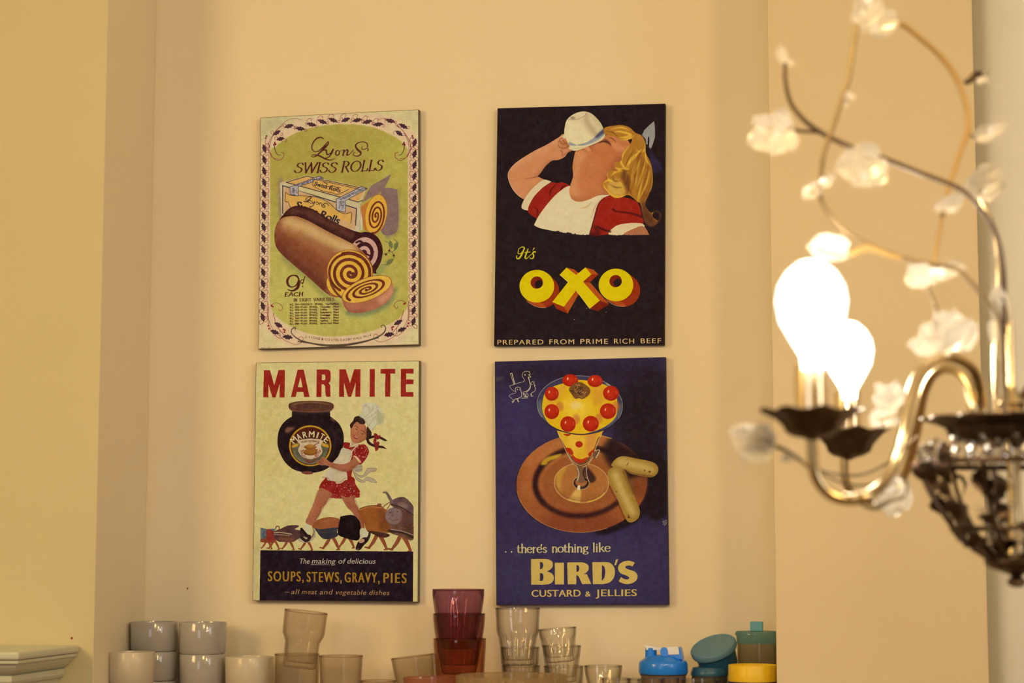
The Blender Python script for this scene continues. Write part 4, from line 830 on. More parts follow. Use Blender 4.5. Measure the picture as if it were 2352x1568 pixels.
def tubem(pts, rad, n=10, closed=False, seg=5):
    p = np.array([list(x) for x in pts], float)
    if np.isscalar(rad): rr = np.full(len(p), float(rad))
    else: rr = np.interp(np.linspace(0, 1, len(p)), np.linspace(0, 1, len(rad)), rad)
    q = spline(np.column_stack([p, rr]), closed, seg) if len(p) > 2 else np.column_stack([p, rr])
    v = []; f = []; N = len(q); up = Vector((0, 0.3, 1)).normalized(); nrm = None
    for i in range(N):
        a = Vector(q[max(i - 1, 0), :3]); b = Vector(q[min(i + 1, N - 1), :3]); t = (b - a).normalized()
        if nrm is None: nrm = t.orthogonal().normalized()
        nrm = (nrm - t * nrm.dot(t)).normalized(); bn = t.cross(nrm); c = Vector(q[i, :3])
        for k in range(n):
            an = 2 * PI * k / n; v.append(c + (nrm * math.cos(an) + bn * math.sin(an)) * q[i, 3])
    for i in range(N - 1):
        for k in range(n):
            j = (k + 1) % n; f.append((i * n + k, i * n + j, (i + 1) * n + j, (i + 1) * n + k))
    f.append(tuple(reversed(range(n)))); f.append(tuple(range((N - 1) * n, N * n)))
    return mesh('tube', v, f)
def joined(ms):
    bm = bmesh.new()
    for m in ms: bm.from_mesh(m)
    me = bpy.data.meshes.new('joined'); bm.to_mesh(me); bm.free(); return me
def xf(me, M):
    me = me.copy(); me.transform(M); return me

# ---------------------------------------------------------------- materials
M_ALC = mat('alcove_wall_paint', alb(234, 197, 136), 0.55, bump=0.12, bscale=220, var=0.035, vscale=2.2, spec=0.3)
M_BRS = mat('chimney_wall_dimmed_paint', alb(212, 179, 112), 0.6, bump=0.12, bscale=220, var=0.035, vscale=2.5, spec=0.3)  # dimmer and yellower than the alcove: light falloff put into the colour
M_RGT = mat('right_wall_dimmed_paint', alb(214, 174, 110), 0.6, bump=0.12, bscale=220, var=0.03, vscale=2.5, spec=0.3)  # wall cream darkened to carry the weaker, warmer light at the right
M_CEIL = mat('ceiling_paint', (.80, .78, .72), 0.8, bump=0.1, bscale=90)
M_FLOOR = mat('wood_floor', (.30, .19, .10), 0.45, var=0.3, vscale=6)
M_GLOSSW = mat('white_gloss_paint', alb(205, 184, 134), 0.35, bump=0.1, bscale=90, var=0.05)
M_SHELF = mat('shelf_wood', (.42, .30, .18), 0.5, var=0.2, vscale=8)
M_CER = mat('glazed_ceramic', alb(166, 144, 110), 0.16, coat=0.5, var=0.03)
M_CERW = mat('cream_ceramic', alb(200, 168, 118), 0.35, coat=0.2, var=0.03)
M_CLEAR = thin_glass('clear_glass', (.97, .965, .95), (.30, .26, .20))
M_DUSTY = thin_glass('dusty_glass', (.965, .95, .92), (.66, .58, .48), 0.5, 0.12, (.55, .45, .36))
M_PURP = thin_glass('purple_glass', (.76, .60, .70), (.32, .17, .24), .9, .06, (.35, .17, .20))
M_PLUM = thin_glass('plum_glass', (.80, .60, .62), (.30, .15, .16), .9, .05, (.32, .14, .12))
M_AMBER = thin_glass('smoked_amber_glass', (.88, .70, .58), (.42, .24, .18))
M_PINK = thin_glass('pink_glass', (.95, .80, .74), (.72, .48, .44), 0.9, 0.12, (.8, .5, .42))
M_BLUE = mat('blue_plastic', alb(26, 112, 205), 0.28, coat=0.3)
M_WHITEP = mat('white_plastic', (.78, .78, .80), 0.3)
M_TEAL = mat('teal_plastic', (.045, .22, .26), 0.35)
M_TEALD = mat('dark_teal_plastic', alb(36, 76, 80), 0.35)
M_TEALC = thin_glass('teal_clear_plastic', (.62, .82, .80), (.30, .50, .52), 0.9, 0.34, alb(76, 128, 118)[:3])
M_YEL = mat('yellow_plastic', alb(224, 164, 14), 0.4)
M_NAVY = mat('navy_plastic', alb(42, 46, 80), 0.4)
M_GASK = mat('dark_gasket', (.05, .04, .04), 0.6)
M_BRASS = mat('aged_brass', (.74, .60, .36), 0.26, 1.0, bump=0.2, bscale=60, var=0.25, vscale=14)
M_BRONZE = mat('dark_bronze', (.11, .075, .055), 0.42, 1.0, bump=0.3, bscale=80, var=0.4, vscale=20)
M_TWIG = mat('gilded_twig', (.20, .15, .085), 0.42, .75, bump=0.3, bscale=90, var=0.4, vscale=25)
M_DTWIG = mat('dark_twig', (.07, .045, .03), 0.4, .7, bump=0.3, bscale=90)
M_GOLD = mat('gold_branch', (.62, .42, .17), 0.3, .65, bump=.2, bscale=90)
M_SLEEVE = mat('candle_sleeve', (.86, .70, .46), 0.12, 0.75)
M_CRYS = mat('crystal', (1, 1, 1), 0.0, trans=1.0, ior=1.5)
def petal_mat():
    m = bpy.data.materials.new('milky_glass_petal'); m.use_nodes = True; nt = m.node_tree; nt.nodes.clear()
    out = nt.nodes.new('ShaderNodeOutputMaterial'); d = nt.nodes.new('ShaderNodeBsdfDiffuse'); t = nt.nodes.new('ShaderNodeBsdfTranslucent'); g = nt.nodes.new('ShaderNodeBsdfGlossy'); tr = nt.nodes.new('ShaderNodeBsdfTransparent')
    for s in (d, t): s.inputs['Color'].default_value = (.93, .91, .86, 1)
    g.inputs['Roughness'].default_value = .12
    a = nt.nodes.new('ShaderNodeMixShader'); a.inputs[0].default_value = .6; nt.links.new(d.outputs[0], a.inputs[1]); nt.links.new(t.outputs[0], a.inputs[2])
    b = nt.nodes.new('ShaderNodeMixShader'); b.inputs[0].default_value = .14; nt.links.new(a.outputs[0], b.inputs[1]); nt.links.new(g.outputs[0], b.inputs[2])
    c = nt.nodes.new('ShaderNodeMixShader'); c.inputs[0].default_value = .28; nt.links.new(b.outputs[0], c.inputs[1]); nt.links.new(tr.outputs[0], c.inputs[2])
    nt.links.new(c.outputs[0], out.inputs['Surface']); return m
M_PETAL = petal_mat()
def bulb_mat(name, col, lo, hi):
    """opal bulb: the filament's heart shows through the middle, the frosted rim is dimmer"""
    m = emis(name, col, hi); nt = m.node_tree; e = [n for n in nt.nodes if n.type == 'EMISSION'][0]
    lw = nt.nodes.new('ShaderNodeLayerWeight'); lw.inputs['Blend'].default_value = .5
    a = nt.nodes.new('ShaderNodeMath'); a.operation = 'SUBTRACT'; a.inputs[0].default_value = 1; nt.links.new(lw.outputs['Facing'], a.inputs[1])
    b = nt.nodes.new('ShaderNodeMath'); b.operation = 'POWER'; nt.links.new(a.outputs[0], b.inputs[0]); b.inputs[1].default_value = 3
    c = nt.nodes.new('ShaderNodeMath'); c.operation = 'MULTIPLY_ADD'; nt.links.new(b.outputs[0], c.inputs[0]); c.inputs[1].default_value = hi; c.inputs[2].default_value = lo
    nt.links.new(c.outputs[0], e.inputs[1]); return m
def emis(name, col, st):
    m = bpy.data.materials.new(name); m.use_nodes = True; nt = m.node_tree; nt.nodes.clear(); e = nt.nodes.new('ShaderNodeEmission'); e.inputs[0].default_value = (*col, 1); e.inputs[1].default_value = st
    o = nt.nodes.new('ShaderNodeOutputMaterial'); nt.links.new(e.outputs[0], o.inputs['Surface']); return m
M_BULB = bulb_mat('lit_opal_bulb', (1.0, .86, .66), .9, 130)

# ---------------------------------------------------------------- room shell
BR = 0.256                                           # how far the chimney breasts stand out
XL = P(231, 784, -BR).x                              # left breast edge
XR = P(1773, 784, -BR).x                             # right breast edge
XR2 = P(2252, 784, -BR).x
ZC, YB, XW0, XW1 = 3.05, -5.6, -3.6, 2.4
def struct(name, me, m): return tag(link(name, me, None, m), kind='structure')
struct('floor', boxm(XW0, XW1, YB, 0.12, -0.1, 0), M_FLOOR)
struct('ceiling', boxm(XW0, XW1, YB, 0.12, ZC, ZC + 0.1), M_CEIL)
WB = struct('wall_back', boxm(XW0, XW1, 0, 0.12, 0, ZC), M_ALC)
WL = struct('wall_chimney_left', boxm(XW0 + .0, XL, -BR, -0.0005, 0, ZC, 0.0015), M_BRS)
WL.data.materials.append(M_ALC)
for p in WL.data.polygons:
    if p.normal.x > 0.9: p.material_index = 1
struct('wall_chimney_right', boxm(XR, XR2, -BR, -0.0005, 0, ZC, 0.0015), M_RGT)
struct('wall_left', boxm(XW0 - .12, XW0, YB, 0.12, 0, ZC), M_BRS)
struct('wall_right', boxm(XW1, XW1 + .12, YB, 0.12, 0, ZC), M_RGT)
struct('wall_behind', boxm(XW0, XW1, YB - .12, YB, 0, ZC), M_RGT)
pil = link('wall_round_pillar', lathe([(.16, 0), (.16, ZC)], 128), None, mat('white_pillar_paint', (.84, .83, .76), .5, bump=.1, bscale=200), True)
pil.location = (XR2 + .118, -.0, 0); tag(pil, kind='structure')
# small holes left in the plaster
for nm, px, py, Yp, r, c, par in (('wall_plug', 165, 1465, -BR, 0.0021, (.30, .06, .03), WL), ('nail_hole', 431, 1351, 0, 0.0018, (.22, .12, .05), WB)):
    me = lathe([(0, 0), (r * .8, 0.0002), (r, 0.0006), (r * .7, 0.0012), (r * .4, 0.0008), (0, 0.0004)], 12)
    o = link(nm, me, par, mat(nm + '_colour', c, .7)); o.location = P(px, py, Yp); o.rotation_euler = (PI / 2, 0, 0)

# ---------------------------------------------------------------- canvas prints
def canvas(paint, C, label, name):
    A = paint(); img = A.image('print_' + name)
    front = [P(x, y, -TH) for x, y in C]                 # TL TR BR BL
    base = sum(front, Vector()) / 4; base.y = 0
    r = empty('canvas_print', base, label, 'picture', 'canvas prints on the alcove wall')
    # stretched canvas body with rounded edges
    bm = bmesh.new(); fr = [bm.verts.new(p - base) for p in front]; bk = [bm.verts.new(Vector((p.x, -0.001, p.z)) - base) for p in front]
    bm.faces.new(fr[::-1]); bm.faces.new(bk)
    for i in range(4): j = (i + 1) % 4; bm.faces.new((fr[i], fr[j], bk[j], bk[i]))
    bmesh.ops.recalc_face_normals(bm, faces=bm.faces)
    bmesh.ops.bevel(bm, geom=[e for e in bm.edges if all(v in fr for v in e.verts)], offset=0.0012, segments=3, affect='EDGES', profile=0.5)
    me = bpy.data.meshes.new('canvas_body'); bm.to_mesh(me); bm.free()
    em = {'cake': (104, 80, 52), 'cook': (112, 88, 60), 'girl': (34, 25, 27), 'sundae': (44, 34, 52)}[name]
    link('stretcher', me, r, mat('canvas_edge_' + name, alb(*em), .8, bump=.2, bscale=500))
    # printed face: a fine grid a hair in front of the body, slightly slack towards the middle
    n = 12; v = []; f = []; ins = 0.0011
    for i in range(n + 1):
        for j in range(n + 1):
            s, t = j / n, i / n
            s2 = ins / .3 + s * (1 - 2 * ins / .3); t2 = ins / .44 + t * (1 - 2 * ins / .44)
            p = (front[0] * (1 - s2) + front[1] * s2) * (1 - t2) + (front[3] * (1 - s2) + front[2] * s2) * t2
            v.append(p - base + Vector((0, -0.0002, 0)))
    for i in range(n):
        for j in range(n): a = i * (n + 1) + j; f.append((a, a + n + 1, a + n + 2, a + 1))
    me = mesh('print', v, f); uv = me.uv_layers.new(name='UVMap')
    for lp in me.loops:
        c = me.vertices[lp.vertex_index].co + base
        uv.data[lp.index].uv = ((c.x - A.x0) / (A.x1 - A.x0), (c.z - A.z0) / (A.z1 - A.z0))
    m = bpy.data.materials.new('printed_canvas_' + name); m.use_nodes = True; nt = m.node_tree; b = nt.nodes['Principled BSDF']
    ti = nt.nodes.new('ShaderNodeTexImage'); ti.image = img; ti.extension = 'EXTEND'; nt.links.new(ti.outputs['Color'], b.inputs['Base Color'])
    b.inputs['Specular Tint'].default_value = (1, .8, .6, 1)
    b.inputs['Roughness'].default_value = .7; b.inputs['Specular IOR Level'].default_value = .12
    nz = nt.nodes.new('ShaderNodeTexNoise'); nz.inputs['Scale'].default_value = 700; bp = nt.nodes.new('ShaderNodeBump'); bp.inputs['Strength'].default_value = .08; bp.inputs['Distance'].default_value = .0004
    tc = nt.nodes.new('ShaderNodeTexCoord'); nt.links.new(tc.outputs['Object'], nz.inputs['Vector']); nt.links.new(nz.outputs['Fac'], bp.inputs['Height']); nt.links.new(bp.outputs['Normal'], b.inputs['Normal'])
    link('printed_face', me, r, m)
canvas(paint_lyons, C1, 'green canvas print of a jam roll cake and its box inside a holly border', 'cake')
canvas(paint_oxo, C2, 'black canvas print of a blonde girl drinking from a cup above big yellow letters', 'girl')
canvas(paint_marmite, C3, 'cream canvas print of a cook in a red dress carrying a huge dark jar', 'cook')
canvas(paint_birds, C4, 'navy canvas print of a custard sundae with cherries and two sponge biscuits', 'sundae')

# ---------------------------------------------------------------- shelf in the alcove
ZS = P(500, 1641, -0.08).z
sh = empty('shelf', (0, 0, ZS), 'wooden shelf running across the alcove under the glasses and cups', 'shelf')
o = link('shelf_board', boxm(XL + .002, XR - .002, -0.44, -0.001, -0.032, 0, 0.003), sh, M_SHELF)
for bx in (XL + .25, (XL + XR) / 2, XR - .25):
    br = link('bracket', mesh('bracket', [(bx-.012, -.002, -.032), (bx+.012, -.002, -.032), (bx-.012, -.34, -.032), (bx+.012, -.34, -.032), (bx-.012, -.002, -.25), (bx+.012, -.002, -.25), (bx-.012, -.34, -.055), (bx+.012, -.34, -.055), (bx-.012, -.03, -.25), (bx+.012, -.03, -.25)],
        [(0, 2, 3, 1), (0, 1, 5, 4), (2, 6, 7, 3), (6, 8, 9, 7), (8, 4, 5, 9), (0, 4, 8, 6, 2), (1, 3, 7, 9, 5)]), sh, M_SHELF)

# ---------------------------------------------------------------- fireplace surround at the lower left
XM = P(183, 1500, -BR).x                               # where its side meets the chimney wall
def pxz(py, Y, px=60): return P(px, py, Y).z
zt = pxz(1497, -BR - .26, 50)
mt = empty('fireplace_surround', (XM - .3, -BR - .001, 0), 'white painted fireplace surround with stepped cornice and fluted pilaster', 'fireplace')
def mbox(x0, x1, y0, y1, z0, z1, bev): return xf(boxm(x0, x1, y0, y1, z0, z1, bev), Matrix.Translation(-mt.location))
DM = 0.265
link('mantel_shelf', joined([mbox(XW0 + .9, XM, -BR - DM, -BR - .001, zt - .013, zt, .004), mbox(XW0 + .9, XM - .004, -BR - DM + .006, -BR - .001, zt - .020, zt - .0135, .002)]), mt, M_GLOSSW)
# cove under the shelf, then a ledge
prof = [(.012, -.0205), (.016, -.026), (.024, -.032), (.034, -.037), (.042, -.040), (.036, -.041), (.036, -.050), (.040, -.055), (.050, -.058), (.052, -.066)]
v = []; f = []
for d, z in prof:
    v += [(XW0 + .9, -BR - DM + d, zt + z), (XM - d * .75, -BR - DM + d, zt + z), (XM - d * .75, -BR - .001, zt + z)]
for k in range(len(prof) - 1):
    for j in range(2): a = k * 3 + j; f.append((a, a + 3, a + 4, a + 1))
me = xf(mesh('cornice', v, f), Matrix.Translation(-mt.location)); link('cornice', me, mt, M_GLOSSW)
PX1 = XM - .052 * .75; PY = -BR - DM + .054
link('pilaster', mbox(PX1 - .15, PX1, PY, -BR - .001, 0, zt - .064, .002), mt, M_GLOSSW)
link('frieze', mbox(XW0 + .9, PX1 - .15, PY + .02, -BR - .001, zt - .28, zt - .064, .002), mt, M_GLOSSW)
for k in range(9):
    x = PX1 - .012 - k * .0155
    me = tubem([(x, PY - .0005, .12), (x, PY - .0005, zt - .078)], .0042, 10); me.transform(Matrix.Translation(-mt.location)); link('reed', me, mt, M_GLOSSW, True)

# ---------------------------------------------------------------- crockery and glass on the shelf
def at(px, Y, z=None):
    p = P(px, 1600, Y); return Vector((p.x, Y, ZS if z is None else z))
def rpx(w, px, py, Y): return w / 2 * MPP(px, py, Y)
def zpx(px, py, Y): return P(px, py, Y).z
def cupm(r, h, rb=None):
    rb = rb or r * .97; t = .0035
    return lathe([(0, 0.003), (rb * .8, 0.003), (rb * .84, 0), (rb * .93, 0), (rb, .004), (rb + (r - rb) * .5, h * .5), (r, h - .002), (r - .0012, h), (r - t * .8, h), (r - t, h - .003), (rb - t, .008), (rb * .5, .006), (0, .006)], 56)
def stack(px, Y, rims, w, label, mats, hs=None):
    zs = [zpx(px, y, Y) for y in rims]; n = len(zs)
    for i, z in enumerate(zs):
        zb = zs[i + 1] + .0004 if i + 1 < n else ZS
        r = rpx(w[i], px, rims[i], Y)
        o = link('ceramic_cup', cupm(r, z - zb), None, mats[i], True); o.location = at(px + (w[i] - w[-1]) * 0, Y, zb)
        tag(o, label[i], 'cup', 'straight-sided ceramic cups')
stack(351, -.07, [1427, 1495, 1562], [109, 108, 108], ['grey ceramic cup on top of the left-hand cup stack', 'grey ceramic cup second in the left-hand stack, half hidden behind the cream cup', 'grey ceramic cup at the foot of the left-hand stack'], [M_CER] * 3)
stack(463.5, -.07, [1428, 1501, 1572], [109, 105, 105], ['grey ceramic cup with two bright streaks on top of the second stack', 'grey ceramic cup in the middle of the second cup stack', 'grey ceramic cup at the foot of the second stack'], [M_CER] * 3)
stack(572, -.075, [1507, 1575], [112, 110], ['cream-grey ceramic cup on the low stack beside the glasses', 'ceramic cup under the low stack beside the glasses'], [M_CERW, M_CERW])
stack(301, -.155, [1496, 1569], [107, 106], ['cream ceramic cup in front at the far left of the shelf', 'cream ceramic cup under the front one at far left'], [M_CERW, M_CERW])

def tumbler(name, prof, mat_, base_t, facets=0, famp=0.0, fz=(0, 1), rimr=.0011, n=None):
    """prof outer (r, z) from the foot up; makes body wall, thick foot and rolled rim"""
    r = bpy.data.objects.new(name, None); COL.objects.link(r); r.empty_display_size = .02
    t = .0022; n = n or (96 if facets else 48); H_ = prof[-1][1]
    def rad(a, rr, z):
        if not facets: return rr
        k = (z / H_ - fz[0]) / max(1e-6, fz[1] - fz[0])
        if k < 0 or k > 1: return rr
        return rr * (1 - famp * math.sin(PI * min(1, max(0, k))) ** .5 * (1 - abs(math.cos(facets * a / 2))) )
    inner = [(max(0.001, a - t), z) for a, z in prof if z > base_t]
    p = [(0, .0008), (prof[0][0] * .85, .0008)] + prof + inner[::-1] + [(inner[0][0] * .9, base_t), (0, base_t)]
    link('glass_body', lathe(p, n, rad), r, mat_, True)
    R = prof[-1][0] - t / 2
    link('rim', tubem([(R * math.cos(a), R * math.sin(a), H_) for a in np.linspace(0, 2 * PI, 33)], rimr + .0004, 6, seg=2), r, mat_, True)
    return r
def put(o, loc, label, cat='glass', group=None, rot=(0, 0, 0)):
    o.location = loc; o.rotation_euler = rot; return tag(o, label, cat, group)
def simple(w_top, w_bot, h, px, py, Y, curve=0):
    k = MPP(px, py, Y); a, b = w_top / 2 * k, w_bot / 2 * k
    return [(b * .9, 0), (b, .002)] + [(b + (a - b) * t ** (1 - curve), h * t) for t in (.1, .25, .4, .55, .7, .85)] + [(a, h)]
CG = 'clear glasses on the shelf'
# dusty glasses on the left
z2 = zpx(681, 1502, -.10)
put(tumbler('tumbler', simple(102, 96, z2 - ZS, 681, 1502, -.10), M_DUSTY, .008), at(681, -.10), 'dusty wide tumbler beside the cream cups, another glass standing in it', group=CG)
k = MPP(690, 1450, -.10)
pr = [(36*k, 0), (38*k, .003), (39*k, 30*k), (40*k, 58*k), (43*k, 66*k), (47.5*k, 76*k), (48.5*k, 84*k), (49*k, 110*k), (49.5*k, 128*k)]
put(tumbler('tumbler', pr, M_DUSTY, .010, 9, .05, (0, .5)), Vector((P(688, 1500, -.10).x, -.10, zpx(688, 1533, -.10))), 'dusty shouldered tumbler leaning inside the wide tumbler under the cook canvas', group=CG, rot=(0, math.radians(6.5), 0))
z3 = zpx(782, 1506, -.10)
put(tumbler('tumbler', simple(101, 84, z3 - ZS, 782, 1506, -.10), M_DUSTY, .008), at(782, -.10), 'dusty tapered tumbler right of the leaning glass', group=CG)
put(tumbler('tumbler', simple(84, 70, zpx(868, 1563, -.12) - ZS, 868, 1563, -.12), M_DUSTY, .008), at(868, -.12), 'low dusty tumbler showing only its rim between the dusty glasses', group=CG)
z4 = zpx(951, 1508, -.055)
put(tumbler('tumbler', simple(99, 78, z4 - ZS - .006, 951, 1508, -.06), M_DUSTY, .008), at(962, -.058, ZS + .0075), 'thin tilted tumbler behind the purple stack', group=CG, rot=(0, math.radians(-7), 0))
put(tumbler('tumbler', simple(117, 96, zpx(984, 1556, -.22) - ZS, 984, 1556, -.22), M_PINK, .010), at(984, -.22), 'pink glass tumbler in front of the purple stack', group='coloured glasses')
# purple stack of three
kp = MPP(1053, 1400, -.125)
def purple(top, bot_y, wt, wb, m_, label, cx):
    z1 = zpx(cx, top, -.125); z0 = bot_y if bot_y < 3 and bot_y > 0.5 else zpx(cx, bot_y, -.125); h = z1 - z0; a, b = wt/2*kp, wb/2*kp
    pr = [(b*.86, 0), (b*.93, .003), (b, h*.12), (b + (a-b)*.35, h*.35), (b + (a-b)*.7, h*.6), (a*.975, h*.78), (a, h*.92), (a, h)]
    put(tumbler('tumbler', pr, m_, .016, 8, .06, (.0, .85)), Vector((P(cx, 1450, -.125).x, -.125, z0)), label, group='coloured glasses')
purple(1354, 1489, 119, 84, M_PURP, 'purple faceted tumbler on top of the stack between the lower canvases', 1052.5)
purple(1410, 1547, 119, 85, M_PLUM, 'purple faceted tumbler in the middle of the coloured stack', 1054.5)
purple(1467, ZS, 120.5, 98, M_AMBER, 'amber tinted tumbler at the foot of the coloured stack', 1056)
# clear stacks
ka = MPP(1189, 1450, -.12)
def clear(cx, top, bot, wt, wb, label, rot=0, facet=10, sh=.55, Y=-.12, fa=.15):
    z1 = zpx(cx, top, Y); z0 = zpx(cx, bot, Y) if bot else ZS; h = z1 - z0; a, b = wt/2*ka, wb/2*ka
    pr = [(b*.85, 0), (b, .002), (b*1.02, h*.15), (b + (a-b)*.3, h*.35), (b + (a-b)*.55, h*.5), (b + (a-b)*.74, h*sh), (b + (a-b)*.82, h*(sh+.06)), (b + (a-b)*.92, h*.85), (a, h*.98), (a*1.01, h)]
    o = tumbler('tumbler', pr, M_CLEAR, .009, facet, fa, (0, sh + .04)); put(o, Vector((P(cx, 1480, Y).x, Y, z0)), label, group=CG, rot=(0, math.radians(rot), 0))
clear(1189, 1397, 1527, 102, 76, 'tall clear faceted tumbler on top of the stack under the navy canvas')
clear(1194, 1487, 1572, 89, 74, 'clear tumbler in the middle of the stack under the navy canvas')
clear(1196, 1529, None, 88, 78, 'clear tumbler at the foot of the stack under the navy canvas')
clear(1286, 1443, 1520, 87, 66, 'short clear faceted tumbler tilted on top of the right-hand clear stack', -4.5, 8, .7, fa=.17)
clear(1290, 1483, 1566, 88, 68, 'clear tumbler in the middle of the right-hand clear stack', 0, 8, .7, fa=.17)
clear(1294.5, 1530, None, 90, 76, 'clear tumbler at the foot of the right-hand clear stack', 0, 8, .7, fa=.17)
# footed dessert glass
Y5 = -.13; h5 = zpx(1386, 1529, Y5) - ZS; k5 = MPP(1386, 1529, Y5)
put(tumbler('dessert_glass', [(20*k5, 0), (22*k5, .002), (16*k5, .010), (18*k5, h5*.22), (28*k5, h5*.42), (34*k5, h5*.6), (39*k5, h5*.76), (42.5*k5, h5*.9), (43.5*k5, h5)], M_CLEAR, .012, 12, .08, (.1, .75)), at(1386, Y5), 'flared clear dessert glass between the clear stacks and the blue shaker', group=CG)
# big fluted bowl at the front
Yf = -.305; kf = MPP(1175, 1550, Yf); hf = zpx(1175, 1551, Yf) - ZS; R = 126.5 * kf
fl = empty('fluted_bowl', at(1175, Yf), 'wide fluted pressed-glass bowl in front of the clear stack', 'bowl')
pf = [(0, .001), (R*.55, .001), (R*.6, .004), (R*.82, hf*.25), (R*.93, hf*.5), (R*.985, hf*.75), (R, hf), (R*.985, hf+.001), (R*.965, hf), (R*.95, hf*.75), (R*.88, hf*.5), (R*.76, hf*.27), (R*.55, .008), (0, .008)]
link('glass_body', lathe(pf, 168, lambda a, r, z: r * (1 + (.018 * abs(math.cos(14 * a)) if z > .003 else 0))), fl, thin_glass('fluted_glass', (.86, .82, .72), (.50, .42, .30), .9, .3, (.72, .58, .38)), False)
# little glasses along the front
for i, (px, w, y, Y) in enumerate(((1415, 65, 1558, -.27), (1463, 40, 1559, -.17), (1494, 61, 1560, -.285), (1541, 40, 1557, -.225), (1608, 85, 1560, -.27))):
    put(tumbler('small_glass', simple(w, w * .72, zpx(px, y, Y) - ZS, px, y, Y), M_CLEAR, .007, 8, .05, (0, .6)), at(px, Y),
        ['small clear glass at the front below the dessert glass', 'narrow glass rim between the small front glasses', 'small clear glass at the front below the blue shaker lid', 'narrow small glass under the right of the blue lid', 'wider low clear glass at the front below the teal tub'][i], group='small glasses at the front of the shelf')

# blue shaker
Yk = -.135; kk = MPP(1524, 1530, Yk)
sk_ = empty('shaker_bottle', at(1524, Yk), 'clear shaker bottle with bright blue lid and white flip cap', 'bottle')
zb = lambda y: zpx(1524, y, Yk) - ZS
link('bottle_body', lathe([(0, .001), (44*kk, .001), (47*kk, .004), (51*kk, zb(1549)*.6), (52*kk, zb(1548)), (50*kk, zb(1548)), (49*kk, zb(1549)*.6), (44*kk, .006), (0, .006)], 48), sk_, thin_glass('shaker_plastic', (.84, .78, .72), (.5, .4, .36), .8, .25, (.45, .35, .32)), True)
link('gasket', lathe([(50*kk, zb(1550)), (53.5*kk, zb(1549.5)), (54*kk, zb(1546)), (50*kk, zb(1545.5))], 48, cap0=False, cap1=False), sk_, M_GASK, True)
ld = link('lid', lathe([(50*kk, zb(1547)), (55*kk, zb(1546.5)), (56*kk, zb(1543)), (55.5*kk, zb(1523)), (54*kk, zb(1518)), (50*kk, zb(1515.5)), (46*kk, zb(1513)), (40*kk, zb(1508)), (30*kk, zb(1504.5)), (18*kk, zb(1503)), (0, zb(1503))], 64, lambda a, r, z: r * (1 + (.012 * (abs(math.sin(9 * a)) ** .5) if zb(1545) < z < zb(1519) else 0))), sk_, M_BLUE, True)
s_ = lathe([(14*kk, 0), (13.5*kk, 10*kk), (13*kk, 24*kk), (11*kk, 25*kk), (10.5*kk, 12*kk)], 32, cap0=False, cap1=False); s_.transform(Matrix.Translation((-28*kk, 0, zb(1512)))); link('spout', s_, ld, M_BLUE, True)
def slab(pts, y0, y1):                                     # side outline in px about the lid centre, extruded across
    n = len(pts); v = [((x - 1524) * kk, y0, zb(y)) for x, y in pts] + [((x - 1524) * kk, y1, zb(y)) for x, y in pts]
    f = [tuple(range(n)), tuple(reversed(range(n, 2 * n)))] + [(i, i + n, (i + 1) % n + n, (i + 1) % n) for i in range(n)]
    me = mesh('slab', v, f); bm = bmesh.new(); bm.from_mesh(me); bmesh.ops.recalc_face_normals(bm, faces=bm.faces); bmesh.ops.bevel(bm, geom=list(bm.edges), offset=.0007, segments=2, affect='EDGES'); bm.to_mesh(me); bm.free(); return me
ear = [(1520, 1500), (1520, 1491), (1524, 1485.5), (1530, 1484.5), (1536, 1488), (1538, 1496), (1537, 1512), (1534, 1514), (1530, 1509)]
link('hinge_ear', slab(ear, -.022, -.017), ld, M_BLUE); 
link('hinge_ear', slab([(1560, 1499), (1560, 1487), (1563, 1484), (1566, 1487), (1569, 1500), (1571, 1513), (1566, 1512)], -.020, .016), ld, M_BLUE)
link('shoulder_bridge', slab([(1535, 1512), (1537, 1500), (1560, 1500), (1568, 1512)], -.018, .02), ld, M_BLUE)
fc = link('flip_cap', slab([(1534, 1502), (1534, 1486), (1539, 1483.5), (1559, 1483.5), (1562, 1488), (1563, 1501)], -.021, .016), ld, M_WHITEP)
link('flip_lever', slab([(1479, 1481.5), (1486, 1481), (1504, 1484), (1520, 1487), (1537, 1489), (1537, 1494), (1522, 1494.5), (1508, 1492), (1492, 1493), (1486, 1492), (1485, 1486)], -.009, .010), fc, M_WHITEP)

# teal tub lying on a short teal cup
Yt = -.115; kt = MPP(1636, 1500, Yt)
b0 = empty('plastic_cup', at(1630, Yt), 'dark teal clear-bottomed cup under the tilted teal tub', 'cup')
zc_ = lambda y: zpx(1630, y, Yt) - ZS
link('cup_body', lathe([(0, .001), (34*kt, .001), (37*kt, .004), (41*kt, zc_(1550)), (39.5*kt, zc_(1550)), (36*kt, .006), (0, .006)], 48), b0, thin_glass('smoky_plastic', (.7, .66, .6), (.4, .36, .34), .8, .3, (.28, .26, .26)), True)
link('cup_collar', lathe([(30*kt, zc_(1551)), (42*kt, zc_(1551)), (43*kt, zc_(1546)), (41*kt, zc_(1540)), (38*kt, zc_(1532)), (20*kt, zc_(1529)), (0, zc_(1529))], 48), b0, M_TEALD, True)
tb = empty('plastic_tub', Vector((0, 0, 0)), 'round teal plastic tub with its grey-teal lid tilted up, leaning by the jar', 'tub')
link('tub_body', lathe([(0, -.044), (40*kt, -.044), (43*kt, -.041), (46*kt, -.020), (49*kt, -.0085), (49*kt, -.007), (0, -.007)], 56), tb, M_TEALD, True)
link('tub_lid', lathe([(49*kt, -.0105), (53*kt, -.0105), (54*kt, -.008), (54*kt, -.002), (52*kt, 0), (49*kt, .0004), (47*kt, -.0012), (0, -.0012)], 64, cap0=False), tb, mat('grey_teal_plastic', alb(92, 116, 106), .45), True)
cc = P(1637, 1482, Yt)
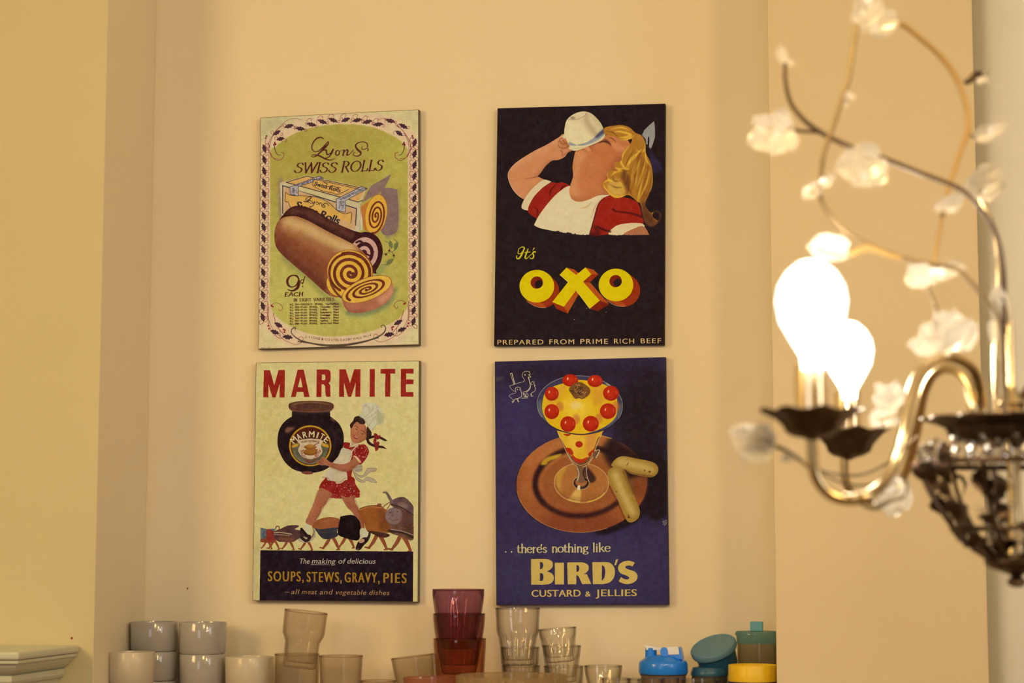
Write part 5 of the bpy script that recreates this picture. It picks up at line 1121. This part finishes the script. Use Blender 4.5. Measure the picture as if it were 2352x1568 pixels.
view = (CAM - cc).normalized(); right = Vector((0, 0, 1)).cross(view).normalized(); upv = view.cross(right)
ax = (upv * math.cos(math.radians(18)) - right * math.sin(math.radians(18))).normalized()      # screen direction of the lid's normal
nv = (ax * math.sin(math.radians(64)) + view * math.cos(math.radians(64))).normalized()
tb.rotation_euler = nv.to_track_quat('Z', 'X').to_euler(); tb.location = cc

# clear jar with teal lid and knob
Yj = -.085; kj = MPP(1740, 1480, Yj); jr = empty('storage_jar', at(1740, Yj), 'clear jar with aqua lid and square knob in the right corner', 'jar')
zj = lambda y: zpx(1740, y, Yj) - ZS
link('jar_body', lathe([(0, .001), (40*kj, .001), (43*kj, .004), (45*kj, zj(1478)), (43.5*kj, zj(1478)), (41.5*kj, .006), (0, .006)], 56), jr, thin_glass('jar_plastic', (.86, .84, .78), (.5, .46, .40), .9, .08, (.5, .45, .36)), True)
jl = link('jar_lid', lathe([(45.6*kj, zj(1478)), (46.5*kj, zj(1478)), (47*kj, zj(1458)), (49.5*kj, zj(1457.5)), (49.5*kj, zj(1454)), (48*kj, zj(1451)), (46*kj, zj(1449)), (0, zj(1449))], 56, cap0=False), jr, M_TEALC, True)
link('knob', boxm(-14.5*kj, 14.5*kj, -14.5*kj, 14.5*kj, zj(1449), zj(1427), .0012), jl, mat('sea_green_plastic', alb(100, 150, 128), .4))
# yellow cup nested in a navy cup
Yy = -.195; ky = MPP(1740, 1540, Yy)
xo = min(at(1741, Yy).x, XR - 55*ky - .0015)
zy = lambda y: zpx(1741, y, Yy) - ZS
nv_ = link('plastic_cup', lathe([(0, .001), (44*ky, .001), (47*ky, .004), (56*ky, zy(1564)), (54.5*ky, zy(1564)), (46*ky, .005), (0, .005)], 48), None, M_NAVY, True); nv_.location = (xo, Yy, ZS); tag(nv_, 'navy cup holding the yellow cup by the right wall', 'cup', 'nested plastic cups')
yl = link('plastic_cup', lathe([(0, 0), (42*ky, 0), (44*ky, .003), (53*ky, zy(1566) - .006), (56*ky, zy(1563.5) - .006), (56*ky, zy(1527.5) - .006), (55*ky, zy(1526) - .006), (53.6*ky, zy(1527.5) - .006), (51*ky, zy(1566) - .006), (40*ky, .003), (0, .003)], 48), None, M_YEL, True); yl.location = (xo, Yy, ZS + .006); tag(yl, 'bright yellow plastic cup in the right corner below the jar', 'cup', 'nested plastic cups')

# ---------------------------------------------------------------- chandelier
def Hp(px, py, zc=2.2): return CAM + (ROT @ Vector(((px - W / 2) / FPX, -(py - H / 2) / FPX, -1.0))) * zc
HUB = Hp(2325, 960, 2.2)
ch = empty('chandelier', HUB, 'gilt chandelier of twisting twigs with milky glass blossoms and two lit bulbs', 'chandelier')
def cpart(name, me, m, parent=None, smooth=True, loc=None):
    """mesh given in world space"""
    c = HUB if parent is None else HUB
    me = xf(me, Matrix.Translation(-HUB)); o = link(name, me, parent or ch, m, smooth); return o
def chl(name, me, at_, m, smooth=True, parent=None, rot=None):
    """mesh given around its own origin, put at a world point"""
    o = link(name, me, parent or ch, m, smooth)
    base = HUB if (parent is None or parent is ch) else HUB + parent.location
    o.location = at_ - base
    if rot: o.rotation_euler = rot
    return o
def tubepx(name, pts, rpx_, m, zc=2.2, n=10, parent=None):
    """pts (px, py[, zc])"""
    q = [Hp(p[0], p[1], p[2] if len(p) > 2 else zc) for p in pts]; z = zc
    rr = [r * z / FPX for r in (rpx_ if hasattr(rpx_, '__len__') else [rpx_])]
    return cpart(name, tubem(q, rr if len(rr) > 1 else rr[0], n), m, parent)
# hub: stem, plate, cage, finial
S2 = 2.2 / FPX
def lz(prof, n=48, rad=None): return lathe([(r * S2, (960 - y) * S2) for r, y in prof], n, rad)
chl('drip_plate', lz([(20, 1030), (90, 1020), (128, 1012), (140, 998), (146, 982), (172, 970), (202, 962), (200, 958), (168, 965), (140, 975), (60, 980), (0, 982)], 96, lambda a, r, z: r * (1 + .035 * math.cos(12 * a) + .02 * math.cos(31 * a)) if r > 120 * S2 else r), HUB, M_BRONZE)
chl('centre_column', lz([(0, 700), (6, 702), (9, 760), (8, 880), (14, 900), (26, 912), (32, 926), (26, 942), (46, 950), (50, 962), (20, 985), (16, 1040), (14, 1150), (18, 1230), (24, 1270), (0, 1290)]), HUB, M_BRASS)
chl('finial', lz([(0, 1292), (40, 1272), (66, 1280), (72, 1290), (60, 1302), (36, 1310), (14, 1318), (12, 1322), (20, 1328), (22, 1336), (14, 1344), (0, 1346)]), HUB, M_BRONZE)
cage = [(216, 1064), (208, 1092), (192, 1130), (168, 1172), (138, 1214), (104, 1250), (64, 1280)]
chl('cage_ring', tubem([(216*S2*math.cos(a), 216*S2*math.sin(a), (960-1064)*S2) for a in np.linspace(0, 2*PI, 41)], 7*S2, 8, seg=2), HUB, M_BRONZE)
chl('cage_ring', tubem([(140*S2*math.cos(a), 140*S2*math.sin(a), (960-1212)*S2) for a in np.linspace(0, 2*PI, 41)], 5*S2, 8, seg=2), HUB, M_BRONZE)
rib = tubem([(r*S2, 0, (960-y)*S2) for r, y in cage], [6*S2, 5*S2, 6*S2], 8)
def leafm(L, w, bend=.3, th=.0008):
    v = []; f = []; n = 8; outl = [0, .55, .8, 1.0, .85, .98, .62, .4, 0]
    for sd in (0, 1):
        for i in range(n + 1):
            t = i / n; ww = w * outl[i]; z = bend * L * math.sin(PI * t * .9) + (th if sd else 0)
            v += [(t * L, -ww, z + ww * .25), (t * L, 0, z), (t * L, ww, z + ww * .25)]
    o = 3 * (n + 1)
    for i in range(n):
        for j in range(2):
            a = i * 3 + j; f.append((a, a + 1, a + 4, a + 3)); f.append((o + a, o + a + 3, o + a + 4, o + a + 1))
        a = i * 3; f.append((a, a + 3, o + a + 3, o + a)); a += 2; f.append((a, o + a, o + a + 3, a + 3))
    return mesh('leaf', v, f)
lf = leafm(60 * S2, 21 * S2); drop = lathe([(0, -24*S2), (7*S2, -19*S2), (12*S2, -7*S2), (9*S2, 4*S2), (3*S2, 14*S2), (0, 17*S2)], 8); bead = lathe([(0, -6.5*S2), (4.5*S2, -4.5*S2), (6.5*S2, 0), (4.5*S2, 4.5*S2), (0, 6.5*S2)], 12)
rnd = random.Random(11)
for k in range(12):
    a = 2 * PI * k / 12 + .13; rb = link('cage_rib', rib, ch, M_BRONZE, True); rb.rotation_euler = (0, 0, a)
    for (r, y, tl) in ((212, 1078, 1.2), (204, 1105, 1.1), (180, 1150, .95), (162, 1182, .8), (140, 1208, .6), (96, 1250, .45)):
        l_ = link('leaf', lf, rb, M_BRONZE, True); l_.location = (r*S2, 0, (960-y)*S2); l_.rotation_euler = (rnd.uniform(-.9, .9), tl + rnd.uniform(-.3, .3) - (0 if rnd.random() < .5 else PI * .9), rnd.uniform(-1.1, 1.1) + PI)
for k in range(32):
    a = 2 * PI * k / 32 + .05
    dr = link('crystal_drop', drop, ch, M_CRYS); dr.location = (206*S2*math.cos(a), 206*S2*math.sin(a), (960-1036)*S2)
    for (rr, yy) in ((188, 1012), (212, 1052)) if k % 2 else ((198, 1024),): 
        bd = link('crystal_bead', bead, ch, M_CRYS); bd.location = (rr*S2*math.cos(a+.1), rr*S2*math.sin(a+.1), (960-yy)*S2)
for k in range(12):
    a = 2 * PI * k / 12 + .4
    for (rr, yy) in ((186, 1112), (150, 1168), (112, 1216)):
        bd = link('crystal_bead', bead, ch, M_CRYS); bd.location = (rr*S2*math.cos(a), rr*S2*math.sin(a), (960-yy)*S2)
# arms, pans, sleeves, bulbs
def arm(path, rp, pan, zc, cx, pan_y, bulb_y, br_, sleeve_w, slv_top, pw):
    tubepx('arm', path, rp, M_BRASS, zc)
    s = zc / FPX; o = Hp(cx, pan_y, zc); hw = pw / 2
    pm = lathe([((hw * r) * s, z * s) for r, z in ((.09, -66), (.16, -62), (.42, -56), (.56, -47), (.62, -32), (.76, -18), (.92, -7), (1.10, 2), (1.08, 4), (.9, -1), (.6, -12), (.3, -16), (0, -16))], 72, lambda a, r, z: r * (1 + .05 * math.cos(9 * a) + .03 * math.cos(23 * a)) if r > hw * .5 * s else r)
    for v_ in pm.vertices:
        q_ = math.hypot(v_.co.x, v_.co.y)
        if q_ > hw * .85 * s: v_.co.z += 4 * s * math.sin(9 * math.atan2(v_.co.y, v_.co.x) + 1)
    p_ = chl('drip_pan', pm, o, M_BRONZE)
    sl = lathe([(sleeve_w / 2 * s, -14 * s), (sleeve_w / 2 * s, (pan_y - slv_top) * s), (sleeve_w / 2 * .7 * s, (pan_y - slv_top + 3) * s), (0, (pan_y - slv_top + 3) * s)], 40)
    chl('candle_sleeve', sl, o, M_SLEEVE)
    bb = [(.30, -1.85), (.34, -1.5), (.62, -1.05), (.9, -.55), (1.0, 0), (.94, .42), (.74, .8), (.42, 1.1), (0, 1.24)]
    bl = lathe([(r * br_ * s, z * br_ * s) for r, z in bb], 40); chl('bulb', bl, Hp(cx, bulb_y, zc), M_BULB)
arm([(2262, 962, 2.2), (2255, 930, 2.2), (2250, 890, 2.19), (2236, 850, 2.18), (2204, 826, 2.16), (2165, 820, 2.14), (2128, 838, 2.12), (2102, 876, 2.1), (2086, 935, 2.08), (2074, 1000, 2.06), (2056, 1060, 2.05), (2030, 1108, 2.03), (1992, 1138, 2.0), (1950, 1147, 2.0), (1912, 1138, 2.0), (1884, 1112, 2.0), (1869, 1075, 2.0), (1864, 1010, 2.0)], 13.5, 0, 2.0, 1864, 945, 694, 84, 78, 840, 214)
arm([(2240, 962, 2.2), (2234, 930, 2.2), (2226, 888, 2.21), (2206, 858, 2.22), (2174, 846, 2.24), (2144, 862, 2.26), (2124, 900, 2.28), (2112, 960, 2.31), (2098, 1025, 2.34), (2080, 1085, 2.36), (2050, 1128, 2.38), (2010, 1148, 2.4), (1975, 1142, 2.4), (1950, 1120, 2.4), (1941, 1090, 2.4), (1940, 1050, 2.4)], 10.5, 0, 2.4, 1948, 990, 806, 60, 64, 900, 166)
# hanging rod and ceiling rose (above and right of the frame)
top = Vector((Hp(2420, 300).x, HUB.y, ZC))
cpart('hanging_rod', tubem([HUB + Vector((.01, 0, .02)), HUB + Vector((.05, .01, .10)), Vector((top.x, HUB.y, HUB.z + .32)), Vector((top.x, HUB.y, ZC - .4)), top - Vector((0, 0, .02))], .0045, 10), M_DTWIG)
chl('ceiling_rose', lathe([(0, -.045), (.012, -.045), (.02, -.03), (.05, -.018), (.058, -.004), (.058, 0), (0, 0)], 40), top, M_BRASS)
# the little wires seen running behind the arms
tubepx('wire', [(1884, 1080, 2.1), (1930, 1090, 2.2), (1985, 1088, 2.25), (2048, 1056, 2.3), (2110, 1000, 2.3)], 3, M_TWIG)
tubepx('wire', [(1888, 1088, 2.1), (1940, 1110, 2.2), (2000, 1112, 2.25), (2060, 1080, 2.3)], 2.5, M_TWIG)
# branches
TW = [
 ([(1968, 58), (1963, 90), (1958, 125), (1949, 180), (1932, 232), (1917, 280), (1903, 318), (1891, 360), (1886, 400), (1883, 430), (1889, 463), (1905, 492), (1922, 512), (1950, 538), (1975, 551), (2010, 567), (2045, 582), (2100, 599), (2150, 608), (2195, 616), (2225, 642), (2252, 672), (2282, 712), (2296, 760), (2302, 860), (2312, 950)], (5.5, 5.5, 5, 5, 5.5, 6), 2.12, M_TWIG),
 ([(2030, 74), (2055, 60), (2075, 58), (2110, 84), (2150, 118), (2182, 155), (2206, 198), (2222, 250), (2225, 290), (2213, 330), (2196, 380), (2180, 430), (2168, 480), (2156, 540), (2145, 606)], (6, 7, 8, 7, 6, 5), 2.2, M_GOLD),
 ([(1804, 150), (1804, 185), (1815, 232), (1838, 266), (1868, 293), (1905, 315), (1960, 340), (2010, 357), (2060, 376), (2115, 398), (2175, 420), (2215, 440), (2245, 470), (2272, 505), (2294, 560), (2304, 620), (2306, 700), (2305, 800), (2310, 950)], (4.5, 6, 6.5, 6, 6, 7), 2.15, M_DTWIG),
 ([(1885, 304), (1862, 302), (1840, 301), (1816, 297)], (4.5, 4), 2.14, M_DTWIG),
 ([(2072, 594), (2042, 586), (2012, 573), (1985, 570), (1960, 580), (1938, 577), (1920, 566)], (5, 7, 8, 7), 2.06, M_GOLD),
 ([(2246, 450), (2262, 478), (2275, 505), (2285, 540), (2290, 590), (2292, 650), (2288, 735), (2286, 840), (2290, 950)], (5, 6, 6, 7), 2.25, M_BRASS),
 ([(2124, 648), (2138, 678), (2152, 712), (2168, 740)], (4, 5), 2.16, M_TWIG),
 ([(1748, 1012), (1775, 1022), (1808, 1036), (1838, 1056), (1862, 1078)], (5, 5, 4), 2.02, M_TWIG),
 ([(1880, 430), (1868, 440), (1860, 444)], 4, 2.12, M_TWIG),
 ([(2215, 190), (2228, 185), (2242, 172), (2262, 168)], (5, 7, 8, 6), 2.2, M_BRONZE),
 ([(2222, 310), (2238, 312), (2250, 300)], 3.5, 2.2, M_TWIG),
 ([(2160, 500), (2172, 482), (2182, 472)], 3.5, 2.18, M_TWIG),
 ([(1962, 1142), (1985, 1160), (2012, 1166), (2045, 1150), (2075, 1140), (2082, 1110), (2068, 1085)], (4, 6, 4, 3), 2.1, M_TWIG),
 ([(2250, 445), (2258, 432)], 4, 2.2, M_TWIG),
 ([(1932, 232), (1945, 236), (1950, 228)], 3, 2.12, M_TWIG),
 ([(2290, 745), (2300, 720), (2302, 700)], 5, 2.16, M_TWIG),
 ([(2100, 900), (2070, 905), (2050, 915)], 4, 2.2, M_TWIG),
]
for pts, r, zc, m in TW: tubepx('branch', pts, r, m, zc, 8)
# blossoms: dark calyx with milky glass petals
def petalm(L, w, cup=.35, th=.0014, seed=0):
    R_ = random.Random(seed); n, mm = 9, 5; v = []; f = []; ph = R_.uniform(0, 6)
    for sd in (0, 1):
        for i in range(n + 1):
            t = i / n; ww = w * (math.sin(PI * min(1, t * .80 + .10)) ** .7) * (1 + .12 * math.sin(t * 9 + ph))
            for j in range(-mm, mm + 1):
                s = j / mm; x = t * L * (1 - .10 * s * s * t + .05 * math.sin(s * 7 + ph) * t)
                z = cup * L * t * t - cup * .4 * L * t + .5 * ww * s * s + .035 * L * math.sin(s * 6 + ph + t * 4)
                v.append((x, ww * s, z + (th * (1 - .8 * abs(s)) if sd else 0)))
    c = 2 * mm + 1; o = c * (n + 1)
    for i in range(n):
        for j in range(c - 1):
            a = i * c + j; f.append((a, a + 1, a + c + 1, a + c)); f.append((o + a, o + a + c, o + a + c + 1, o + a + 1))
        for a in (i * c,): f.append((a, a + c, o + a + c, o + a))
        a = i * c + c - 1; f.append((a, o + a, o + a + c, a + c))
    a = n * c
    for j in range(c - 1): f.append((a + j, a + j + 1, o + a + j + 1, o + a + j))
    return mesh('petal', v, f)
PET = [petalm(1, .42, .35, .05, s) for s in range(4)]
CAL = lathe([(0, -.30), (.10, -.26), (.16, -.12), (.20, .02), (.13, .08), (.06, .16), (0, .18)], 10)
def blossom(px, py, zc, petals, open_=.25, cal=12, tilt=0.0, calm=M_BRONZE):
    """petals = [(direction in degrees, length px, width factor)] fanned out around the calyx"""
    k = zc / FPX; c_ = link('blossom', CAL, ch, calm, True); p0 = Hp(px, py, zc); c_.location = p0 - HUB
    vw = (CAM - p0).normalized(); rt = Vector((0, 0, 1)).cross(vw).normalized(); up = vw.cross(rt)
    B = Matrix((rt, up, vw)).transposed() @ Matrix.Rotation(tilt, 3, 'X')
    s = cal * k * 2.4; c_.scale = (s,) * 3; c_.rotation_euler = B.to_euler()
    for n_, (a, L, w) in enumerate(petals):
        p = link('petal', PET[(n_ + int(px)) % 4], c_, M_PETAL, True); q = L * k / s
        p.scale = (q, q * w / .42, q * .8); p.rotation_euler = (rnd.uniform(-.25, .25), -open_ + rnd.uniform(-.2, .2), math.radians(a))
BL = [
 (1985, 50, 2.12, [(55, 66, .45), (98, 62, .42), (140, 40, .4)]), (2060, 44, 2.18, [(193, 95, .30), (215, 70, .3), (160, 60, .3), (120, 30, .3)]),
 (1803, 148, 2.15, [(112, 44, .28), (15, 26, .25), (70, 22, .2)]),
 (1811, 298, 2.14, [(125, 62, .36), (160, 92, .34), (196, 100, .32), (232, 82, .34), (285, 60, .3)]),
 (2018, 362, 2.12, [(160, 70, .4), (192, 105, .36), (222, 98, .40), (256, 74, .4)]),
 (1883, 425, 2.12, [(218, 50, .34), (38, 44, .32), (250, 26, .3)]),
 (1948, 228, 2.12, [(20, 20, .4), (90, 18, .4), (250, 20, .4)]),
 (2238, 318, 2.2, [(28, 92, .22)]), (2237, 318, 2.22, [(60, 26, .3)]),
 (2240, 446, 2.24, [(22, 70, .38), (48, 84, .40), (78, 66, .40), (112, 50, .38), (268, 22, .3)]),
 (2168, 482, 2.17, [(40, 66, .34), (172, 26, .3), (130, 28, .25)]),
 (1946, 574, 2.05, [(158, 84, .30), (174, 104, .30), (192, 70, .28)]),
 (2122, 630, 2.12, [(25, 30, .5), (85, 30, .5), (150, 44, .5), (205, 46, .5), (262, 36, .5)]), (2138, 634, 2.2, [(13, 88, .24), (300, 26, .3)]),
 (2186, 796, 2.14, [(52, 92, .42), (82, 96, .42), (112, 96, .42), (145, 90, .36), (172, 100, .28), (25, 62, .4), (205, 50, .3)]),
 (2306, 746, 2.16, [(100, 104, .22), (108, 84, .2)]), (2282, 735, 2.18, [(268, 60, .22)]),
 (2046, 926, 2.2, [(25, 42, .4), (75, 56, .38), (128, 60, .34), (165, 52, .3), (222, 66, .26), (270, 36, .4)]), (2030, 975, 2.24, [(10, 44, .25), (170, 34, .25)]),
 (1773, 1020, 2.02, [(135, 70, .34), (160, 104, .34), (185, 96, .34), (212, 84, .3), (240, 60, .25)]), (2076, 1112, 2.15, [(185, 66, .34), (215, 92, .34), (246, 84, .34), (278, 70, .3)]),
 (2258, 172, 2.2, [(300, 20, .3), (240, 26, .3)]), (1808, 1048, 2.02, [(200, 20, .4), (320, 20, .4)]),
]
for b_ in BL: blossom(*b_, cal=8 if b_[0] not in (1811, 1803) else 13)
for (px, py, zc) in ((1883, 441, 2.1), (2171, 482, 2.15), (2066, 1106, 2.1), (2009, 1151, 2.05), (2276, 575, 2.2), (2276, 788, 2.2), (1805, 1054, 2.0), (2292, 915, 2.15), (1942, 976, 2.0), (1948, 232, 2.1), (2262, 170, 2.18), (1990, 250, 0)):
    if zc: bd = link('crystal_bead', bead, ch, M_CRYS); bd.location = Hp(px, py, zc) - HUB
